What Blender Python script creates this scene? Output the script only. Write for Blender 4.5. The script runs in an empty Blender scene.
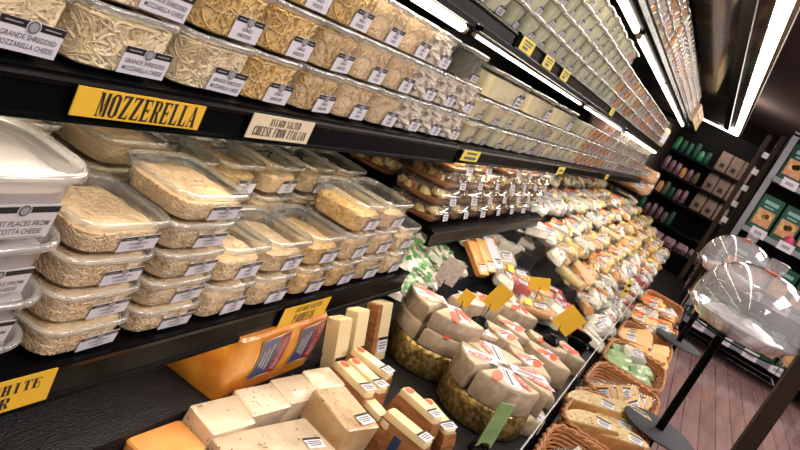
import bpy, math, random
from mathutils import Vector, Matrix, noise
from math import pi, sin, cos, radians as R
random.seed(7)
sc = bpy.context.scene
COL = sc.collection
H = 1.5            # eye height; every height below is written relative to the eye, then lifted by H at the end
ORD = 'first second third fourth fifth sixth seventh eighth ninth tenth eleventh twelfth thirteenth fourteenth fifteenth sixteenth seventeenth eighteenth nineteenth twentieth'.split()
def ordw(i):
    if i < 20: return ORD[i]
    t = {2: 'twenty', 3: 'thirty', 4: 'forty'}[(i + 1) // 10]
    return t + '-' + ORD[(i + 1) % 10 - 1] if (i + 1) % 10 else {3: 'thirtieth', 4: 'fortieth', 2: 'twentieth'}[(i + 1) // 10]

# ------------------------------------------------------------------ materials
def mat(name): 
    m = bpy.data.materials.new(name); m.use_nodes = True
    nt = m.node_tree; nt.nodes.clear()
    return m, nt
def node(nt, t, **kw):
    n = nt.nodes.new(t)
    for k, v in kw.items():
        if k in n.inputs: n.inputs[k].default_value = v
        else: setattr(n, k, v)
    return n
def simple(name, col, rough=.5, metal=0, col2=None, scale=40, bump=0, bscale=None, coat=0, sub=0, rnd=0, detail=3, ramp=(.35, .65), spec=.5, stretch=None, emit=0):
    m, nt = mat(name)
    o = node(nt, 'ShaderNodeOutputMaterial'); b = node(nt, 'ShaderNodeBsdfPrincipled')
    b.inputs['Roughness'].default_value = rough; b.inputs['Metallic'].default_value = metal
    b.inputs['Coat Weight'].default_value = coat; b.inputs['Coat Roughness'].default_value = .12
    b.inputs['Specular IOR Level'].default_value = spec
    nt.links.new(b.outputs[0], o.inputs[0])
    c = (*col, 1)
    b.inputs['Base Color'].default_value = c
    tc = node(nt, 'ShaderNodeTexCoord'); src = tc.outputs['Object']
    if stretch:
        mp = node(nt, 'ShaderNodeMapping'); mp.inputs['Scale'].default_value = stretch
        nt.links.new(src, mp.inputs[0]); src = mp.outputs[0]
    last = None
    if col2:
        n = node(nt, 'ShaderNodeTexNoise', Scale=scale, Detail=detail)
        nt.links.new(src, n.inputs['Vector'])
        r = node(nt, 'ShaderNodeValToRGB')
        r.color_ramp.elements[0].position, r.color_ramp.elements[1].position = ramp
        r.color_ramp.elements[0].color = c; r.color_ramp.elements[1].color = (*col2, 1)
        nt.links.new(n.outputs['Fac'], r.inputs[0]); nt.links.new(r.outputs[0], b.inputs['Base Color'])
        last = r.outputs[0]
    if rnd:
        oi = node(nt, 'ShaderNodeObjectInfo'); hs = node(nt, 'ShaderNodeHueSaturation')
        mr = node(nt, 'ShaderNodeMapRange'); mr.inputs[3].default_value = 1 - rnd; mr.inputs[4].default_value = 1 + rnd * .5
        nt.links.new(oi.outputs['Random'], mr.inputs[0]); nt.links.new(mr.outputs[0], hs.inputs['Value'])
        if last: nt.links.new(last, hs.inputs['Color'])
        else: hs.inputs['Color'].default_value = c
        nt.links.new(hs.outputs[0], b.inputs['Base Color'])
    if bump:
        n2 = node(nt, 'ShaderNodeTexNoise', Scale=bscale or scale, Detail=4)
        nt.links.new(src, n2.inputs['Vector'])
        bp = node(nt, 'ShaderNodeBump', Strength=bump, Distance=.004)
        nt.links.new(n2.outputs['Fac'], bp.inputs['Height']); nt.links.new(bp.outputs[0], b.inputs['Normal'])
        if coat: nt.links.new(bp.outputs[0], b.inputs['Coat Normal'])
    return m
def clear(name, tint=(.96, .97, .96), base=.035, rough=.07, mult=1.0, milk=0, milkcol=(.9, .9, .88), bump=0):
    m, nt = mat(name)
    o = node(nt, 'ShaderNodeOutputMaterial')
    t = node(nt, 'ShaderNodeBsdfTransparent', Color=(*tint, 1)); g = node(nt, 'ShaderNodeBsdfGlossy', Roughness=rough)
    f = node(nt, 'ShaderNodeLayerWeight', Blend=.5); pw = node(nt, 'ShaderNodeMath', operation='POWER'); pw.inputs[1].default_value = 4.2; nt.links.new(f.outputs['Facing'], pw.inputs[0])
    ma = node(nt, 'ShaderNodeMath', operation='MULTIPLY_ADD', use_clamp=True); ma.inputs[1].default_value = mult; ma.inputs[2].default_value = base
    nt.links.new(pw.outputs[0], ma.inputs[0])
    mx = node(nt, 'ShaderNodeMixShader')
    nt.links.new(ma.outputs[0], mx.inputs[0]); nt.links.new(g.outputs[0], mx.inputs[2])
    if milk:
        d = node(nt, 'ShaderNodeBsdfDiffuse', Color=(*milkcol, 1)); m2 = node(nt, 'ShaderNodeMixShader'); m2.inputs[0].default_value = milk
        nt.links.new(t.outputs[0], m2.inputs[1]); nt.links.new(d.outputs[0], m2.inputs[2]); nt.links.new(m2.outputs[0], mx.inputs[1])
    else: nt.links.new(t.outputs[0], mx.inputs[1])
    if bump:
        n2 = node(nt, 'ShaderNodeTexNoise', Scale=45., Detail=3.); tc = node(nt, 'ShaderNodeTexCoord'); nt.links.new(tc.outputs['Object'], n2.inputs['Vector'])
        bp = node(nt, 'ShaderNodeBump', Strength=bump, Distance=.004); nt.links.new(n2.outputs['Fac'], bp.inputs['Height'])
        for q in (f, g): nt.links.new(bp.outputs[0], q.inputs['Normal'])
    nt.links.new(mx.outputs[0], o.inputs[0])
    return m
def emis(name, col, s):
    m, nt = mat(name); o = node(nt, 'ShaderNodeOutputMaterial'); e = node(nt, 'ShaderNodeEmission', Color=(*col, 1), Strength=s)
    nt.links.new(e.outputs[0], o.inputs[0]); return m

M = {}
M['black'] = simple('black_enamel', (.0025, .0025, .003), .27, spec=.07, bump=.03, bscale=300)
M['blackmat'] = simple('black_rubber_mat', (.008, .009, .011), .40, spec=.35, bump=1.0, bscale=260, stretch=(.55, 1, 1))
M['dark'] = simple('dark_panel', (.005, .005, .005), .5, spec=.12)
M['steel'] = simple('brushed_steel', (.45, .45, .47), .35, 1)
M['greymetal'] = simple('grey_painted_metal', (.26, .26, .30), .4, .3)
M['chrome'] = simple('chrome', (.8, .8, .8), .12, 1)
M['yellow'] = simple('yellow_card', (.80, .47, .035), .5, rnd=.1)
M['yellow2'] = simple('pale_yellow_card', (.82, .68, .10), .45)
M['cream_card'] = simple('cream_card', (.74, .62, .42), .5)
M['white'] = simple('white_paper', (.72, .70, .76), .4)
M['ink'] = simple('black_ink', (.015, .013, .014), .5)
M['ink2'] = simple('grey_ink', (.13, .12, .13), .5)
M['grey'] = simple('emblem_grey', (.35, .34, .35), .5)
M['clear'] = clear('clear_plastic', base=.03, rough=.06, milk=.03)
M['rim'] = clear('lid_rim_plastic', tint=(.93, .94, .93), base=.10, rough=.10, milk=.22, mult=1.5)
M['matte'] = simple('matte_dark_plate', (.028, .029, .034), .65, spec=.3)
M['lid'] = clear('clear_lid', tint=(.97, .98, .97), base=.05, rough=.08, milk=.05, mult=1.2)
M['dome'] = clear('dome_acrylic', tint=(.96, .96, .97), base=.08, rough=.09, milk=.20, mult=1.5, milkcol=(.9, .88, .92))
M['film'] = clear('film', base=.025, mult=.55, rough=.14, milk=.05, bump=.8)
M['mozz'] = simple('mozzarella', (.90, .76, .54), .42, col2=(.86, .68, .42), scale=30, rnd=.08)
M['mozzbed'] = simple('mozzarella_bed', (.80, .63, .36), .5, col2=(.88, .72, .46), scale=70, bump=.5, bscale=120)
M['yell'] = simple('yellow_shreds', (.86, .56, .18), .45, col2=(.82, .60, .28), scale=40, rnd=.08)
M['yellbed'] = simple('yellow_bed', (.84, .54, .18), .5, col2=(.86, .62, .28), scale=90, bump=.8, bscale=160)
M['parm'] = simple('parmesan', (.88, .64, .38), .5, col2=(.92, .72, .48), scale=50, rnd=.12)
M['parmbed'] = simple('parmesan_bed', (.82, .57, .32), .55, col2=(.90, .69, .44), scale=110, bump=.6, bscale=230, rnd=.1)
M['pinkbed'] = simple('romano_bed', (.80, .56, .34), .6, col2=(.80, .62, .38), scale=120, bump=.9, bscale=260)
M['smoked'] = simple('smoked_shreds', (.70, .36, .10), .5, col2=(.90, .68, .36), scale=110, bump=1, bscale=210)
M['crumb'] = simple('crumbled_white', (.86, .77, .66), .55, col2=(.78, .68, .56), scale=90, bump=.6, bscale=90)
M['pale'] = simple('pale_block', (.80, .68, .40), .45, col2=(.84, .75, .52), scale=18, rnd=.15)
M['paleg'] = simple('pale_cream_block', (.62, .60, .38), .45, col2=(.72, .70, .50), scale=22, rnd=.2)
M['greyish'] = simple('grey_spread', (.42, .36, .33), .5, col2=(.62, .50, .44), scale=60, rnd=.25)
M['pinkish'] = simple('pink_spread', (.62, .34, .28), .5, col2=(.66, .50, .46), scale=50, rnd=.25)
M['orangec'] = simple('orange_spread', (.72, .25, .06), .45, col2=(.75, .40, .15), scale=40, rnd=.25)
M['olive'] = simple('olive_dark', (.07, .065, .04), .4, col2=(.13, .12, .07), scale=40)
M['ricotta'] = simple('ricotta_white', (.66, .60, .62), .4, col2=(.70, .65, .66), scale=25)
M['whitepl'] = clear('white_translucent_plastic', tint=(.9, .9, .9), base=.03, rough=.25, milk=.72, milkcol=(.66, .60, .60))
M['whitebrick'] = simple('speckled_white_cheese', (.70, .58, .41), .38, col2=(.66, .52, .36), scale=20, coat=.9, bump=.7, bscale=30)
M['speck'] = simple('herb_speck', (.20, .10, .05), .6)
M['tanbrick'] = simple('tan_peppered_cheese', (.56, .38, .20), .4, col2=(.46, .29, .14), scale=26, coat=.8, bump=.7, bscale=34)
M['orange'] = simple('orange_cheddar', (.86, .34, .08), .4, col2=(.90, .42, .14), scale=20, coat=.35, bump=.12, bscale=20, rnd=.1)
M['loaf'] = simple('orange_loaf_wrap', (.56, .15, .018), .35, col2=(.74, .32, .03), scale=11, coat=.8, bump=.9, bscale=30)
M['blue'] = simple('print_blue', (.018, .04, .12), .35, col2=(.03, .06, .16), scale=60, coat=.4)
M['red'] = simple('print_red', (.25, .012, .015), .35, coat=.4)
M['redst'] = simple('red_sticker', (.86, .10, .045), .4, coat=.3)
M['rind'] = simple('brown_rind', (.24, .085, .028), .42, col2=(.40, .17, .06), scale=26, coat=.5, bump=.2, bscale=40, stretch=(1, 1, 3), rnd=.1)
M['paste'] = simple('pale_yellow_paste', (.84, .68, .38), .4, col2=(.80, .62, .32), scale=14, coat=.4, bump=.12, bscale=24, rnd=.1)
M['brie'] = simple('brie_paper', (.36, .27, .18), .55, col2=(.47, .36, .25), scale=50, bump=.35, bscale=60, coat=.15)
M['brietop'] = simple('brie_top', (.68, .55, .38), .5, col2=(.60, .46, .29), scale=24, coat=.25, bump=.2, bscale=30)
M['gold'] = simple('gold_foil', (.50, .36, .14), .30, .8, col2=(.22, .14, .04), scale=60, bump=1, bscale=70, ramp=(.42, .58))
M['sand'] = simple('tan_wicker', (.36, .14, .045), .5, col2=(.50, .22, .08), scale=60, bump=.5, bscale=120)
M['loafbread'] = simple('cheese_rind_tan', (.62, .36, .13), .5, col2=(.50, .26, .08), scale=30, coat=.35, bump=.3, bscale=50)
M['loaftop'] = simple('seeded_top', (.70, .55, .28), .45, col2=(.58, .42, .20), scale=60, coat=.4, bump=.2, bscale=50)
M['wedge'] = simple('golden_wedge', (.80, .50, .20), .42, col2=(.76, .44, .15), scale=12, coat=.4, bump=.15, bscale=25, rnd=.15)
M['greenp'] = simple('sage_green_wrap', (.20, .32, .11), .4, col2=(.30, .42, .18), scale=20, coat=.5, bump=.5, bscale=30, rnd=.15)
M['sprig'] = simple('fresh_green', (.06, .34, .08), .4, col2=(.30, .60, .26), scale=40, rnd=.3)
M['greenprint'] = simple('green_print', (.03, .26, .10), .35, coat=.4)
M['liner'] = clear('tray_liner_paper', base=.03, rough=.4, milk=.6, milkcol=(.6, .58, .58))
M['heapw'] = simple('wrapped_white_cheese', (.76, .70, .56), .35, col2=(.66, .62, .54), scale=14, coat=.7, bump=.6, bscale=26, rnd=.25)
M['heapy'] = simple('wrapped_yellow_cheese', (.84, .66, .26), .35, col2=(.78, .60, .26), scale=14, coat=.7, bump=.6, bscale=26, rnd=.25)
M['heapo'] = simple('wrapped_orange_cheese', (.80, .36, .09), .35, col2=(.76, .40, .14), scale=14, coat=.7, bump=.6, bscale=26, rnd=.2)
M['heapr'] = simple('red_wax', (.55, .06, .05), .3, coat=.6, rnd=.2)
M['cubesb'] = simple('brown_olives', (.25, .09, .03), .35, col2=(.40, .17, .06), scale=30, rnd=.3)
M['cap_orange'] = simple('fruit_orange', (.80, .34, .10), .45, col2=(.76, .44, .20), scale=10, rnd=.2)
M['floor'] = None
M['ceil'] = simple('brown_ceiling', (.17, .12, .11), .9)
M['wallfar'] = simple('dark_brown_wall', (.035, .024, .022), .8)
M['mirror'] = simple('dark_mirror_soffit', (.20, .16, .13), .10, .95, bump=.12, bscale=6)
M['frame'] = simple('lamp_frame', (.38, .33, .25), .35, .6)
M['bagbrown'] = simple('brown_paper_bag', (.22, .14, .10), .6, col2=(.28, .19, .14), scale=20, rnd=.2)
M['wood'] = simple('dark_wood', (.020, .012, .008), .55, spec=.2, col2=(.035, .022, .014), scale=14, stretch=(1, 1, .15), bump=.1)
M['boxgreen'] = simple('dark_green_carton', (.008, .075, .040), .4, rnd=.3)
M['cracker'] = simple('cracker_print', (.50, .20, .08), .5, col2=(.66, .36, .18), scale=22)
M['teal'] = simple('pale_teal_print', (.25, .50, .45), .5)
M['wine'] = simple('dark_wine_pack', (.12, .03, .045), .35, col2=(.32, .22, .24), scale=14, rnd=.3)
M['magenta'] = simple('magenta_pack', (.50, .03, .12), .45)
M['carton'] = simple('cream_carton', (.62, .46, .24), .5, rnd=.25)
M['tubew'] = emis('lamp_white', (1, .86, .66), 20)
M['tubec'] = emis('canopy_lamp_white', (1, .90, .80), 15)
M['tubeu'] = emis('undershelf_lamp_white', (1, .84, .63), 18)

def floor_mat():
    m, nt = mat('floor_planks')
    o = node(nt, 'ShaderNodeOutputMaterial'); b = node(nt, 'ShaderNodeBsdfPrincipled', Roughness=.13)
    tc = node(nt, 'ShaderNodeTexCoord')
    br = node(nt, 'ShaderNodeTexBrick', Scale=1.0)
    br.inputs['Color1'].default_value = (.29, .165, .16, 1); br.inputs['Color2'].default_value = (.36, .22, .21, 1); br.inputs['Mortar'].default_value = (.12, .07, .065, 1)
    br.inputs['Mortar Size'].default_value = .004; br.inputs['Brick Width'].default_value = 1.1; br.inputs['Row Height'].default_value = .125
    nt.links.new(tc.outputs['Object'], br.inputs['Vector'])
    n = node(nt, 'ShaderNodeTexNoise', Scale=6., Detail=6.); mp = node(nt, 'ShaderNodeMapping'); mp.inputs['Scale'].default_value = (.6, 6, 1)
    nt.links.new(tc.outputs['Object'], mp.inputs[0]); nt.links.new(mp.outputs[0], n.inputs['Vector'])
    mx = node(nt, 'ShaderNodeMix', data_type='RGBA', blend_type='MULTIPLY'); mx.inputs[0].default_value = .5
    nt.links.new(br.outputs['Color'], mx.inputs[6]); nt.links.new(n.outputs['Fac'], mx.inputs[7])
    nt.links.new(mx.outputs[2], b.inputs['Base Color'])
    bp = node(nt, 'ShaderNodeBump', Strength=.25, Distance=.003); nt.links.new(n.outputs['Fac'], bp.inputs['Height']); nt.links.new(bp.outputs[0], b.inputs['Normal'])
    nt.links.new(b.outputs[0], o.inputs[0]); return m
M['floor'] = floor_mat()

# ------------------------------------------------------------------ mesh builder
_txt = {}
def text_geo(s, bold=.0):
    k = (s, bold)
    if k not in _txt:
        c = bpy.data.curves.new('t', 'FONT'); c.body = s; c.resolution_u = 2; c.size = 1; c.offset = bold
        o = bpy.data.objects.new('t', c); COL.objects.link(o)
        me = bpy.data.meshes.new_from_object(o.evaluated_get(bpy.context.evaluated_depsgraph_get()))
        vs = [v.co.copy() for v in me.vertices]; fs = [tuple(p.vertices) for p in me.polygons]
        x0 = min(v.x for v in vs); x1 = max(v.x for v in vs); y0 = min(v.y for v in vs); y1 = max(v.y for v in vs)
        vs = [Vector(((v.x - x0) / (x1 - x0) - .5, (v.y - y0) / (y1 - y0) - .5, 0)) for v in vs]
        bpy.data.objects.remove(o); bpy.data.meshes.remove(me); bpy.data.curves.remove(c)
        _txt[k] = (vs, fs)
    return _txt[k]
FRONT = Matrix(((1, 0, 0, 0), (0, 0, -1, 0), (0, 1, 0, 0), (0, 0, 0, 1)))   # u->X, v->Z, normal-> -Y
def rrect(w, d, r, z, n=5, cx=0, cy=0):
    r = min(r, w / 2 - 1e-4, d / 2 - 1e-4); out = []
    for qx, qy, a0 in ((1, 1, 0), (-1, 1, 90), (-1, -1, 180), (1, -1, 270)):
        for k in range(n):
            a = R(a0 + 90 * k / (n - 1))
            out.append(Vector((cx + qx * (w / 2 - r) + r * cos(a), cy + qy * (d / 2 - r) + r * sin(a), z)))
    return out
def _r(x0, x1, y0, y1): return [(x0, y0), (x1, y0), (x1, y1), (x0, y1)]
_st = [_r(.12, .42, 0, 1), _r(.03, .52, 0, .06), _r(.03, .52, .94, 1)]
_bowl = [[(.42, .94), (.42, 1), (.68, 1), (.62, .94)], [(.62, .94), (.68, 1), (.92, .90), (.64, .88)], _r(.64, .92, .60, .90), [(.64, .62), (.92, .60), (.68, .47), (.62, .53)], [(.42, .47), (.42, .53), (.62, .53), (.68, .47)]]
_C = [_r(.06, .36, .14, .86), [(.06, .86), (.36, .86), (.46, .94), (.34, 1)], [(.34, 1), (.46, .94), (.60, .94), (.70, 1)], [(.34, 0), (.46, .06), (.36, .14), (.06, .14)], [(.34, 0), (.70, 0), (.60, .06), (.46, .06)]]
GL = {'I': [_r(.35, .65, 0, 1), _r(.22, .78, 0, .06), _r(.22, .78, .94, 1)], 'H': _st + [_r(.62, .90, 0, 1), _r(.52, .98, 0, .06), _r(.52, .98, .94, 1), _r(.42, .62, .46, .54)],
 'E': _st + [_r(.4, .9, .93, 1), _r(.4, .9, 0, .07), _r(.4, .72, .46, .54), [(.76, .93), (.90, .72), (.90, .96)], [(.76, .07), (.90, .04), (.90, .28)], _r(.66, .74, .38, .62)],
 'F': _st + [_r(.4, .9, .93, 1), _r(.4, .72, .46, .54), [(.76, .93), (.90, .72), (.90, .96)], _r(.66, .74, .38, .62)], 'L': _st + [_r(.4, .9, 0, .07), [(.70, .07), (.90, .04), (.90, .34)]],
 'Z': [_r(.08, .92, .93, 1), _r(.08, .92, 0, .07), [(.08, .02), (.40, .02), (.92, .98), (.60, .98)], [(.08, .96), (.08, .72), (.24, .93)], [(.92, .04), (.92, .28), (.76, .07)]],
 'R': _st + _bowl + [[(.48, .50), (.70, .50), (.96, 0), (.66, 0)], _r(.62, 1, 0, .06)], 'P': _st + _bowl, 'B': _st + _bowl + [_r(.64, .94, .10, .44), _r(.4, .70, 0, .06), [(.62, .06), (.68, 0), (.94, .10), (.64, .12)]],
 'D': _st + [_r(.64, .94, .12, .88), _r(.4, .7, .94, 1), _r(.4, .7, 0, .06), [(.62, .94), (.70, 1), (.94, .88), (.64, .86)], [(.62, .06), (.64, .14), (.94, .12), (.70, 0)]],
 'O': _C + [_r(.64, .94, .14, .86), [(.64, .86), (.94, .86), (.66, 1), (.54, .94)], [(.66, 0), (.94, .14), (.64, .14), (.54, .06)]], 'C': _C + [_r(.66, .92, .66, .88), _r(.66, .92, .12, .34), [(.66, .88), (.92, .88), (.66, 1), (.54, .94)], [(.66, 0), (.92, .12), (.66, .12), (.54, .06)]],
 'G': _C + [_r(.66, .92, .66, .88), _r(.66, .94, .0, .44), [(.66, .88), (.92, .88), (.66, 1), (.54, .94)], _r(.54, .94, .40, .46)],
 'S': [_r(.08, .36, .60, .88), _r(.64, .92, .12, .42), [(.08, .88), (.36, .88), (.70, 1), (.30, 1)], [(.64, .12), (.92, .12), (.70, 0), (.30, 0)], [(.08, .62), (.36, .66), (.92, .38), (.64, .34)], _r(.80, .90, .68, 1), _r(.10, .20, 0, .32)],
 'M': [_r(.10, .19, 0, 1), _r(.70, .96, 0, 1), [(.10, 1), (.38, 1), (.56, .16), (.46, 0)], [(.46, 0), (.54, .10), (.76, 1), (.70, 1)], _r(.0, .30, 0, .06), _r(.62, 1, 0, .06), _r(0, .2, .94, 1)],
 'N': [_r(.12, .21, 0, 1), _r(.80, .89, 0, 1), [(.12, 1), (.42, 1), (.89, 0), (.62, 0)], _r(.02, .32, 0, .06), _r(.68, 1, .94, 1)],
 'A': [[(.08, 0), (.17, 0), (.50, 1), (.44, 1)], [(.40, 1), (.64, 1), (.96, 0), (.64, 0)], _r(.24, .70, .28, .34), _r(0, .28, 0, .06), _r(.56, 1, 0, .06)],
 'T': [_r(.35, .65, 0, 1), _r(.05, .95, .93, 1), _r(.22, .78, 0, .06), [(.05, .96), (.05, .70), (.2, .93)], [(.95, .96), (.8, .93), (.95, .70)]],
 'W': [[(0, 1), (.26, 1), (.40, 0), (.30, 0)], [(.30, 0), (.38, 0), (.54, .9), (.48, .95)], [(.44, 1), (.66, 1), (.78, 0), (.68, 0)], [(.68, 0), (.76, 0), (.98, 1), (.92, 1)]],
 'X': [[(.05, 1), (.36, 1), (.95, 0), (.64, 0)], [(.08, 0), (.18, 0), (.90, 1), (.80, 1)]], 'K': _st + [[(.42, .4), (.5, .36), (.92, 1), (.82, 1)], [(.52, .56), (.70, .62), (.98, 0), (.68, 0)]]}
class MB:
    def __init__(s): s.v = []; s.f = []; s.m = []; s.mats = []
    def mi(s, m):
        m = M[m]
        if m not in s.mats: s.mats.append(m)
        return s.mats.index(m)
    def add(s, vs, fs, m, X=None):
        b = len(s.v); i = s.mi(m)
        s.v += [(X @ v if X else Vector(v)) for v in vs]
        for f in fs: s.f.append(tuple(b + q for q in f)); s.m.append(i)
        return s
    def box(s, x0, x1, y0, y1, z0, z1, m, X=None):
        vs = [Vector((x, y, z)) for z in (z0, z1) for y in (y0, y1) for x in (x0, x1)]
        return s.add(vs, [(0, 2, 3, 1), (4, 5, 7, 6), (0, 1, 5, 4), (1, 3, 7, 5), (3, 2, 6, 7), (2, 0, 4, 6)], m, X)
    def loft(s, rings, m, c0=True, c1=True, X=None, closed=True):
        n = len(rings[0]); vs = [Vector(p) for r in rings for p in r]; fs = []
        for a in range(len(rings) - 1):
            for k in range(n if closed else n - 1):
                k2 = (k + 1) % n; fs.append((a * n + k, a * n + k2, (a + 1) * n + k2, (a + 1) * n + k))
        if c0: fs.append(tuple(range(n))[::-1])
        if c1: fs.append(tuple((len(rings) - 1) * n + k for k in range(n)))
        return s.add(vs, fs, m, X)
    def rbox(s, w, d, h, m, r=.006, X=None, c=.004, n=3):
        return s.loft([rrect(w - 2 * c, d - 2 * c, r, 0, n), rrect(w, d, r, c, n), rrect(w, d, r, h - c, n), rrect(w - 2 * c, d - 2 * c, r, h, n)], m, X=X)
    def lathe(s, prof, m, n=32, X=None, c0=False, c1=False):
        return s.loft([[Vector((r * cos(2 * pi * k / n), r * sin(2 * pi * k / n), z)) for k in range(n)] for r, z in prof], m, c0, c1, X)
    def tube(s, pts, r, m, n=5, X=None, closed=False, taper=None):
        pts = [Vector(p) for p in pts]; rings = []; N = len(pts)
        for i, p in enumerate(pts):
            a = pts[(i - 1) % N] if (closed or i) else p; b = pts[(i + 1) % N] if (closed or i < N - 1) else p
            t = (b - a).normalized(); u = t.cross(Vector((0, 0, 1)))
            if u.length < .05: u = t.cross(Vector((1, 0, 0)))
            u.normalize(); w = t.cross(u); rr = r * (taper(i / (N - 1)) if taper else 1)
            rings.append([p + u * rr * cos(2 * pi * k / n) + w * rr * sin(2 * pi * k / n) for k in range(n)])
        if closed: rings.append(rings[0])
        return s.loft(rings, m, not closed, not closed, X)
    def prism(s, poly, h, m, X=None, c=0.0):
        P = [Vector((x, y, 0)) for x, y in poly]
        if c:
            ce = sum(P, Vector()) / len(P); Q = [p + (ce - p).normalized() * c for p in P]
            rings = [[q.copy() for q in Q], [p + Vector((0, 0, c)) for p in P], [p + Vector((0, 0, h - c)) for p in P], [q + Vector((0, 0, h)) for q in Q]]
        else: rings = [P, [p + Vector((0, 0, h)) for p in P]]
        return s.loft(rings, m, X=X)
    def text(s, t, w, h, m, X, bold=0):
        vs, fs = text_geo(t, bold)
        return s.add([Vector((v.x * w, v.y * h, 0)) for v in vs], fs, m, X)
    def slab(s, t, w, h, m, X):
        """condensed slab-serif capitals, laid out over w x h"""
        n = len(t); a = w / (n - .4 * t.count(' ')); x = -w / 2; z = 0
        for ch in t:
            if ch == ' ': x += a * .6; continue
            for poly in GL[ch]:
                z = (z + 1) % 5
                s.add([Vector((x + (.04 + .92 * px) * a, (py - .5) * h, z * .00004)) for px, py in poly], [tuple(range(len(poly)))], m, X)
            x += a
        return s
    def build(s, name, parent=None, loc=None, smooth=True, ang=38):
        me = bpy.data.meshes.new(name); me.from_pydata([tuple(v) for v in s.v], [], s.f)
        for q in s.mats: me.materials.append(q)
        me.polygons.foreach_set('material_index', s.m)
        me.validate(); me.update()
        if smooth:
            me.shade_smooth() if hasattr(me, 'shade_smooth') else None
            me.set_sharp_from_angle(angle=R(ang))
        o = bpy.data.objects.new(name, me); COL.objects.link(o)
        if parent: o.parent = parent
        if loc: o.location = loc
        return o
def tag(o, label, cat, group=None):
    o['label'] = label; o['category'] = cat
    if group: o['group'] = group
    return o
def thing(name, loc=(0, 0, 0), rz=0, label=None, cat=None, group=None):
    o = bpy.data.objects.new(name, None); COL.objects.link(o); o.empty_display_size = .03
    o.location = loc; o.rotation_euler = (0, 0, rz)
    if label: tag(o, label, cat, group)
    return o
def copy_tree(o, parent=None):
    c = o.copy(); COL.objects.link(c); c.parent = parent
    for ch in list(o.children): copy_tree(ch, c)
    return c
PROTO = {}
def place(key, loc, rot=(0, 0, 0), scale=1, label='', cat='', group=None):
    p, used = PROTO[key]
    if used: o = copy_tree(p)
    else: o = p; PROTO[key] = (p, True)
    o.location = loc; o.rotation_euler = rot; o.scale = (scale,) * 3 if not isinstance(scale, tuple) else scale
    return tag(o, label, cat, group)
def proto(key, o): PROTO[key] = (o, False); return o
def T(x, y, z): return Matrix.Translation((x, y, z))
def RX(a): return Matrix.Rotation(R(a), 4, 'X')
def RY(a): return Matrix.Rotation(R(a), 4, 'Y')
def RZ(a): return Matrix.Rotation(R(a), 4, 'Z')
def struct(o): o['kind'] = 'structure'; return o

# ------------------------------------------------------------------ tubs
def shellw(w, t, z, h): return w * (t + (1 - t) * z / h)
def deli_label(mb, X, w, h, lines, fine=True):
    """white paper label with a black band, round emblem and printed words; X maps (u,v,normal)"""
    mb.box(-w / 2, w / 2, -h / 2, h / 2, -.0004, .0004, 'white', X)
    e = X @ T(0, 0, .0007)
    mb.add([Vector(p) for p in ((-w / 2, h * .26, 0), (w / 2, h * .26, 0), (w / 2, h * .5, 0), (-w / 2, h * .5, 0))], [(0, 1, 2, 3)], 'ink', e)
    e2 = X @ T(0, h * .34, .001)
    def disc(r, m, z): mb.add([Vector((r * cos(2 * pi * k / 14), r * sin(2 * pi * k / 14), z)) for k in range(14)], [tuple(range(14))], m, e2)
    disc(h * .235, 'white', 0); disc(h * .205, 'ink2', .0002)
    if fine:
        disc(h * .15, 'grey', .0004)
        for sx in (-1, 1): mb.box(sx * w * .30 - w * .13, sx * w * .30 + w * .13, h * .36, h * .395, .0008, .0011, 'grey', X)
    y = .02
    for ln in lines:
        if fine: mb.text(ln, w * min(.86, .062 * len(ln)), h * .17, 'ink2', X @ T(0, h * (y - .02), .0008), .01)
        else:
            ww = w * .36
            mb.add([Vector(p) for p in ((-ww, h * (y - .1), 0), (ww, h * (y - .1), 0), (ww, h * (y + .04), 0), (-ww, h * (y + .04), 0))], [(0, 1, 2, 3)], 'ink2', e)
        y -= .27
def surf(w, d, r, t):
    """point on a rounded rectangle, t in 0..1"""
    a = t * 2 * pi; p = 5.0
    c, s_ = cos(a), sin(a); k = (abs(c) ** p + abs(s_) ** p) ** (-1 / p)
    return Vector((c * k * w / 2, s_ * k * d / 2, 0))
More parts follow.
